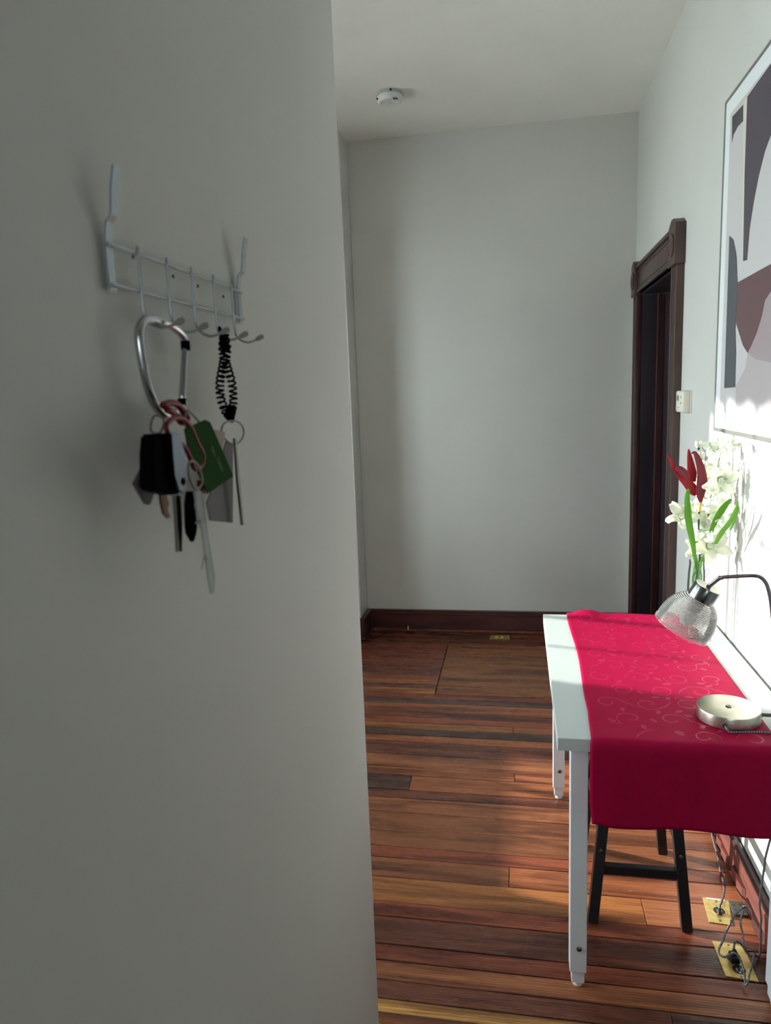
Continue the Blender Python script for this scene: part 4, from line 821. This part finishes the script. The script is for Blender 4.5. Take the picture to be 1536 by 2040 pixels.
# big carabiner
cb_ = thing('carabiner', 'large polished carabiner hanging on the leftmost hook', 'carabiner', D['biner'][0])
obj('carabiner_body', loop(D['biner'], .0044, False, 5, 12), 'chrome', cb_, 'full')
obj('gate', loop(D['gate'], .0036, False, 3, 12), 'chrome', cb_, 'full')
bm = NB(); lathe(bm, [(.0048, -.005), (.0048, .005)], D['gate'][0], (0, 0, 1), 14); lathe(bm, [(.0044, -.004), (.0044, .004)], D['gate'][2], (0, 0, 1), 14); obj('gate_hinge', bm, 'blackplastic', cb_, True)
def fl(name, pts, th, m, label=None, cat=None, n=(1, 0, 0), parent=None, smooth=False, bev=0, group=None):
    bm = NB(); slab(bm, pts, n, th)
    if bev: bmesh.ops.bevel(bm, geom=list(bm.edges), offset=bev, segments=2, affect='EDGES')
    o = obj(name, bm, m, parent, smooth)
    if cat: tag(o, label, cat, group)
    elif label: o['label'] = label
    return o
tag(obj('snap_hook', loop(D['redlink'], .0024, True, 4), 'red', None, 'full'), 'small red snap hook ring in the middle of the key bunch', 'snap hook')
tag(obj('split_ring', loop(D['ringbig'], .0012, True, 4), 'steel', None, 'full'), 'steel split ring hanging at the right of the big carabiner', 'key ring')
tag(obj('split_ring', loop(D['ring0'], .0011, True, 4), 'steel', None, 'full'), 'steel split ring above the grey tag at the left of the bunch', 'key ring')
tag(obj('split_ring', loop(D['smallring'], .0011, True, 4), 'steel', None, 'full'), 'thin steel ring carrying the clear charm', 'key ring')
tag(obj('red_strap', loop(D['redring'], .0034, False, 4), 'red', None, 'full'), 'red strap looped over the bottom of the big carabiner', 'strap')
gc = fl('green_card', D['card'], .0012, 'green', 'green loyalty card with pale lettering, right side of the key bunch', 'card')
# two faint lines of pale lettering on the card, as in the photograph: short strokes only
ca_, cb2, cc_ = Vector(D['card'][0]), Vector(D['card'][2]), Vector(D['card'][3])
def on_card(u, v): # u across, v down
    tl, tr, brr, bl = Vector(D['card'][0]), Vector(D['card'][2]), Vector(D['card'][3]), Vector(D['card'][4])
    p = tl.lerp(tr, u).lerp(bl.lerp(brr, u), v); p.x += .00125; return p
for txt, u0, v0 in (('DO', .62, .40), ('TAILY', .66, .60)):
    crv = bpy.data.curves.new('lettering', 'FONT'); crv.body = txt; crv.size = .0075; crv.extrude = .0001
    ob = bpy.data.objects.new('lettering', crv); col.objects.link(ob)
    dg = bpy.context.evaluated_depsgraph_get(); me = bpy.data.meshes.new_from_object(ob.evaluated_get(dg)); bpy.data.objects.remove(ob)
    o = bpy.data.objects.new('lettering', me); col.objects.link(o); me.materials.append(M['ink']); o.parent = gc
    xd = (on_card(u0, v0 + .3) - on_card(u0, v0)).normalized(); zd = Vector((1, 0, 0)); yd = zd.cross(xd).normalized()
    mm = Matrix((xd, yd, zd)).transposed().to_4x4(); mm.translation = on_card(u0, v0) - ORG[gc.name]; o.matrix_local = mm
    ORG[o.name] = ORG[gc.name]
fl('orange_card', D['redcard'], .0012, 'orange', 'sliver of orange card below the green card', 'card')
fl('key_card', D['bluecard'], .0012, 'greycard', 'mauve-grey card hanging behind the green card', 'card')
fl('paper_tag', D['beigecard'], .001, 'beige', 'beige tag corner between green card and steel ring', 'tag')
fob = fl('car_key_fob', D['fob'], -.014, 'blackplastic', 'black car key fob with blue-grey chrome edge', 'key fob', bev=.002, smooth=40)
fl('chrome_edge', D['fobtrim'], .0022, 'fobtrim', None, None, parent=fob, bev=.0006, smooth=40)
bm = NB(); p = Vector(D['fobtrim'][4]); lathe(bm, [(.004, 0), (.003, .0012)], (p.x + .002, p.y - .006, p.z + .004), (1, 0, 0), 16); obj('fob_button', bm, 'blackplastic', fob, True)
fl('plastic_tag', D['tag'], .004, 'greycard', 'glossy grey plastic tag at the far left of the bunch', 'tag', bev=.001, smooth=40)
def bitkey(name, pts, m, label, th=.002): return fl(name, pts, th, m, label, 'key', group=None)
bitkey('door_key', D['brasskey'], 'brasskey', 'short brown brass key with notched blade')
k1 = bitkey('door_key', D['steelkey'], 'steel', 'long straight steel key blade pointing down', .003)
bm = NB(); p = D['steelkey']; slab(bm, [(q[0] + .003, q[1] + (.003 if i in (0, 4, 5) else -.003), q[2]) for i, q in enumerate(p)], (1, 0, 0), .0006); obj('blade_groove', bm, 'blackplastic', k1)
pp = D['pill']; c = sum((Vector(q) for q in pp), Vector()) / len(pp); top_, bot_ = max(q[2] for q in pp), min(q[2] for q in pp)
bm = NB(); tube(bm, [(c.x, c.y + .003, top_), (c.x, c.y + .001, top_ - .012), (c.x, c.y, (top_ + bot_) / 2 - .01), (c.x, c.y - .001, bot_ + .008), (c.x, c.y, bot_)], [.0035, .005, .006, .0052, .002], 14); tag(obj('black_charm', bm, 'blackplastic', None, 'full'), 'black oblong charm hanging left of the clear charm', 'charm')
bm = NB(); tube(bm, D['clear'], [.0028, .005, .0042, .0034, .0038, .0042, .0022], 10)
cl = tag(obj('clear_charm', bm, 'clear', None, 35), 'clear glittery plastic sword-shaped charm, lowest in the bunch', 'charm')
bm = NB(); cp_ = Vector(D['clear'][2]); tube(bm, [cp_ + Vector((0, -.012, -.002)), cp_ + Vector((0, .0, -.003)), cp_ + Vector((0, .008, 0))], .0014, 6); obj('cross_guard', bm, 'clear', cl, True); bm = NB(); q = Vector(D['clear'][4]); tube(bm, [q + Vector((0, -.016, -.006)), q + Vector((0, -.010, .004)), q + Vector((0, -.004, .001)), q], .0009, 6); obj('spur', bm, 'clear', cl, True)
# black coil keychain with ring and key
ck = thing('coil_keychain', 'black spiral coil keychain hanging on the fourth hook', 'keychain', D['coil_l'][0])
for key in ('coil_l', 'coil_r'):
    P = smooth_pts(D[key], 24); out = []; n = len(P)
    for i in range(n):
        T = (P[min(i + 1, n - 1)] - P[max(i - 1, 0)]).normalized(); u_ = T.orthogonal().normalized()
        h = Vector((1, 0, 0)); u_ = (h - T * h.dot(T)).normalized(); v_ = T.cross(u_)
        turns = 19; a = 2 * math.pi * turns * i / (n - 1); out.append(P[i] + (u_ * math.cos(a) + v_ * math.sin(a)) * .0042)
    bm = NB(); tube(bm, smooth_pts(out, 2), .00125, 6); obj('coil', bm, 'blackplastic', ck, 'full')
e = Vector(D['coil_l'][-1]); bm = NB(); tube(bm, [e + Vector((0, -.006, .012)), e + Vector((.002, 0, .004)), e + Vector((0, .003, -.004)), e + Vector((.003, -.004, -.001)), e + Vector((-.003, 0, .006)), e + Vector((.002, .006, .011)), e + Vector((.003, .0, .002)), e + Vector((0, -.004, -.004))], .0034, 8, sm=4); obj('knot', bm, 'blackplastic', ck, 'full')
e = Vector(D['coil_l'][0]); bm = NB()
for k in range(5): tube(bm, [e + Vector((.004 * math.cos(a), .002 + .008 * math.sin(a), -.004 * k + .002 * math.sin(a))) + Vector((0, 0, .002)) for a in [j * math.pi / 5 for j in range(11)]], .0013, 6)
tube(bm, [e + Vector((0, -.004, -.01)), e + Vector((-.004, -.001, .009)), e + Vector((-.006, .006, .011)), e + Vector((0, .006, -.006))], .0018, 6, sm=3)
obj('coil_loop', bm, 'blackplastic', ck, 'full')
tag(obj('split_ring', loop(D['ring2'], .0011, True, 4), 'steel', None, 'full'), 'steel split ring under the black coil keychain', 'key ring')
bitkey('door_key', D['key2'], 'steel', 'flat key seen edge-on under the coil keychain ring', .003)
# screw holes and chips on the near wall
for yy, zz, w_ in ((.655, 1.7435, 'leftmost'), (.735, 1.7375, 'second from left'), (.795, 1.7355, 'third from left'), (.868, 1.7330, 'rightmost')):
    bm = NB(); lathe(bm, [(.0020, 0), (.0014, .0010), (.0007, .0011)], (WX, yy, zz), (1, 0, 0), 10)
    tag(obj('screw_head', bm, 'putty'), w_ + ' of four small grey screws in the wall behind the key rack', 'screw', 'screws behind the key rack')
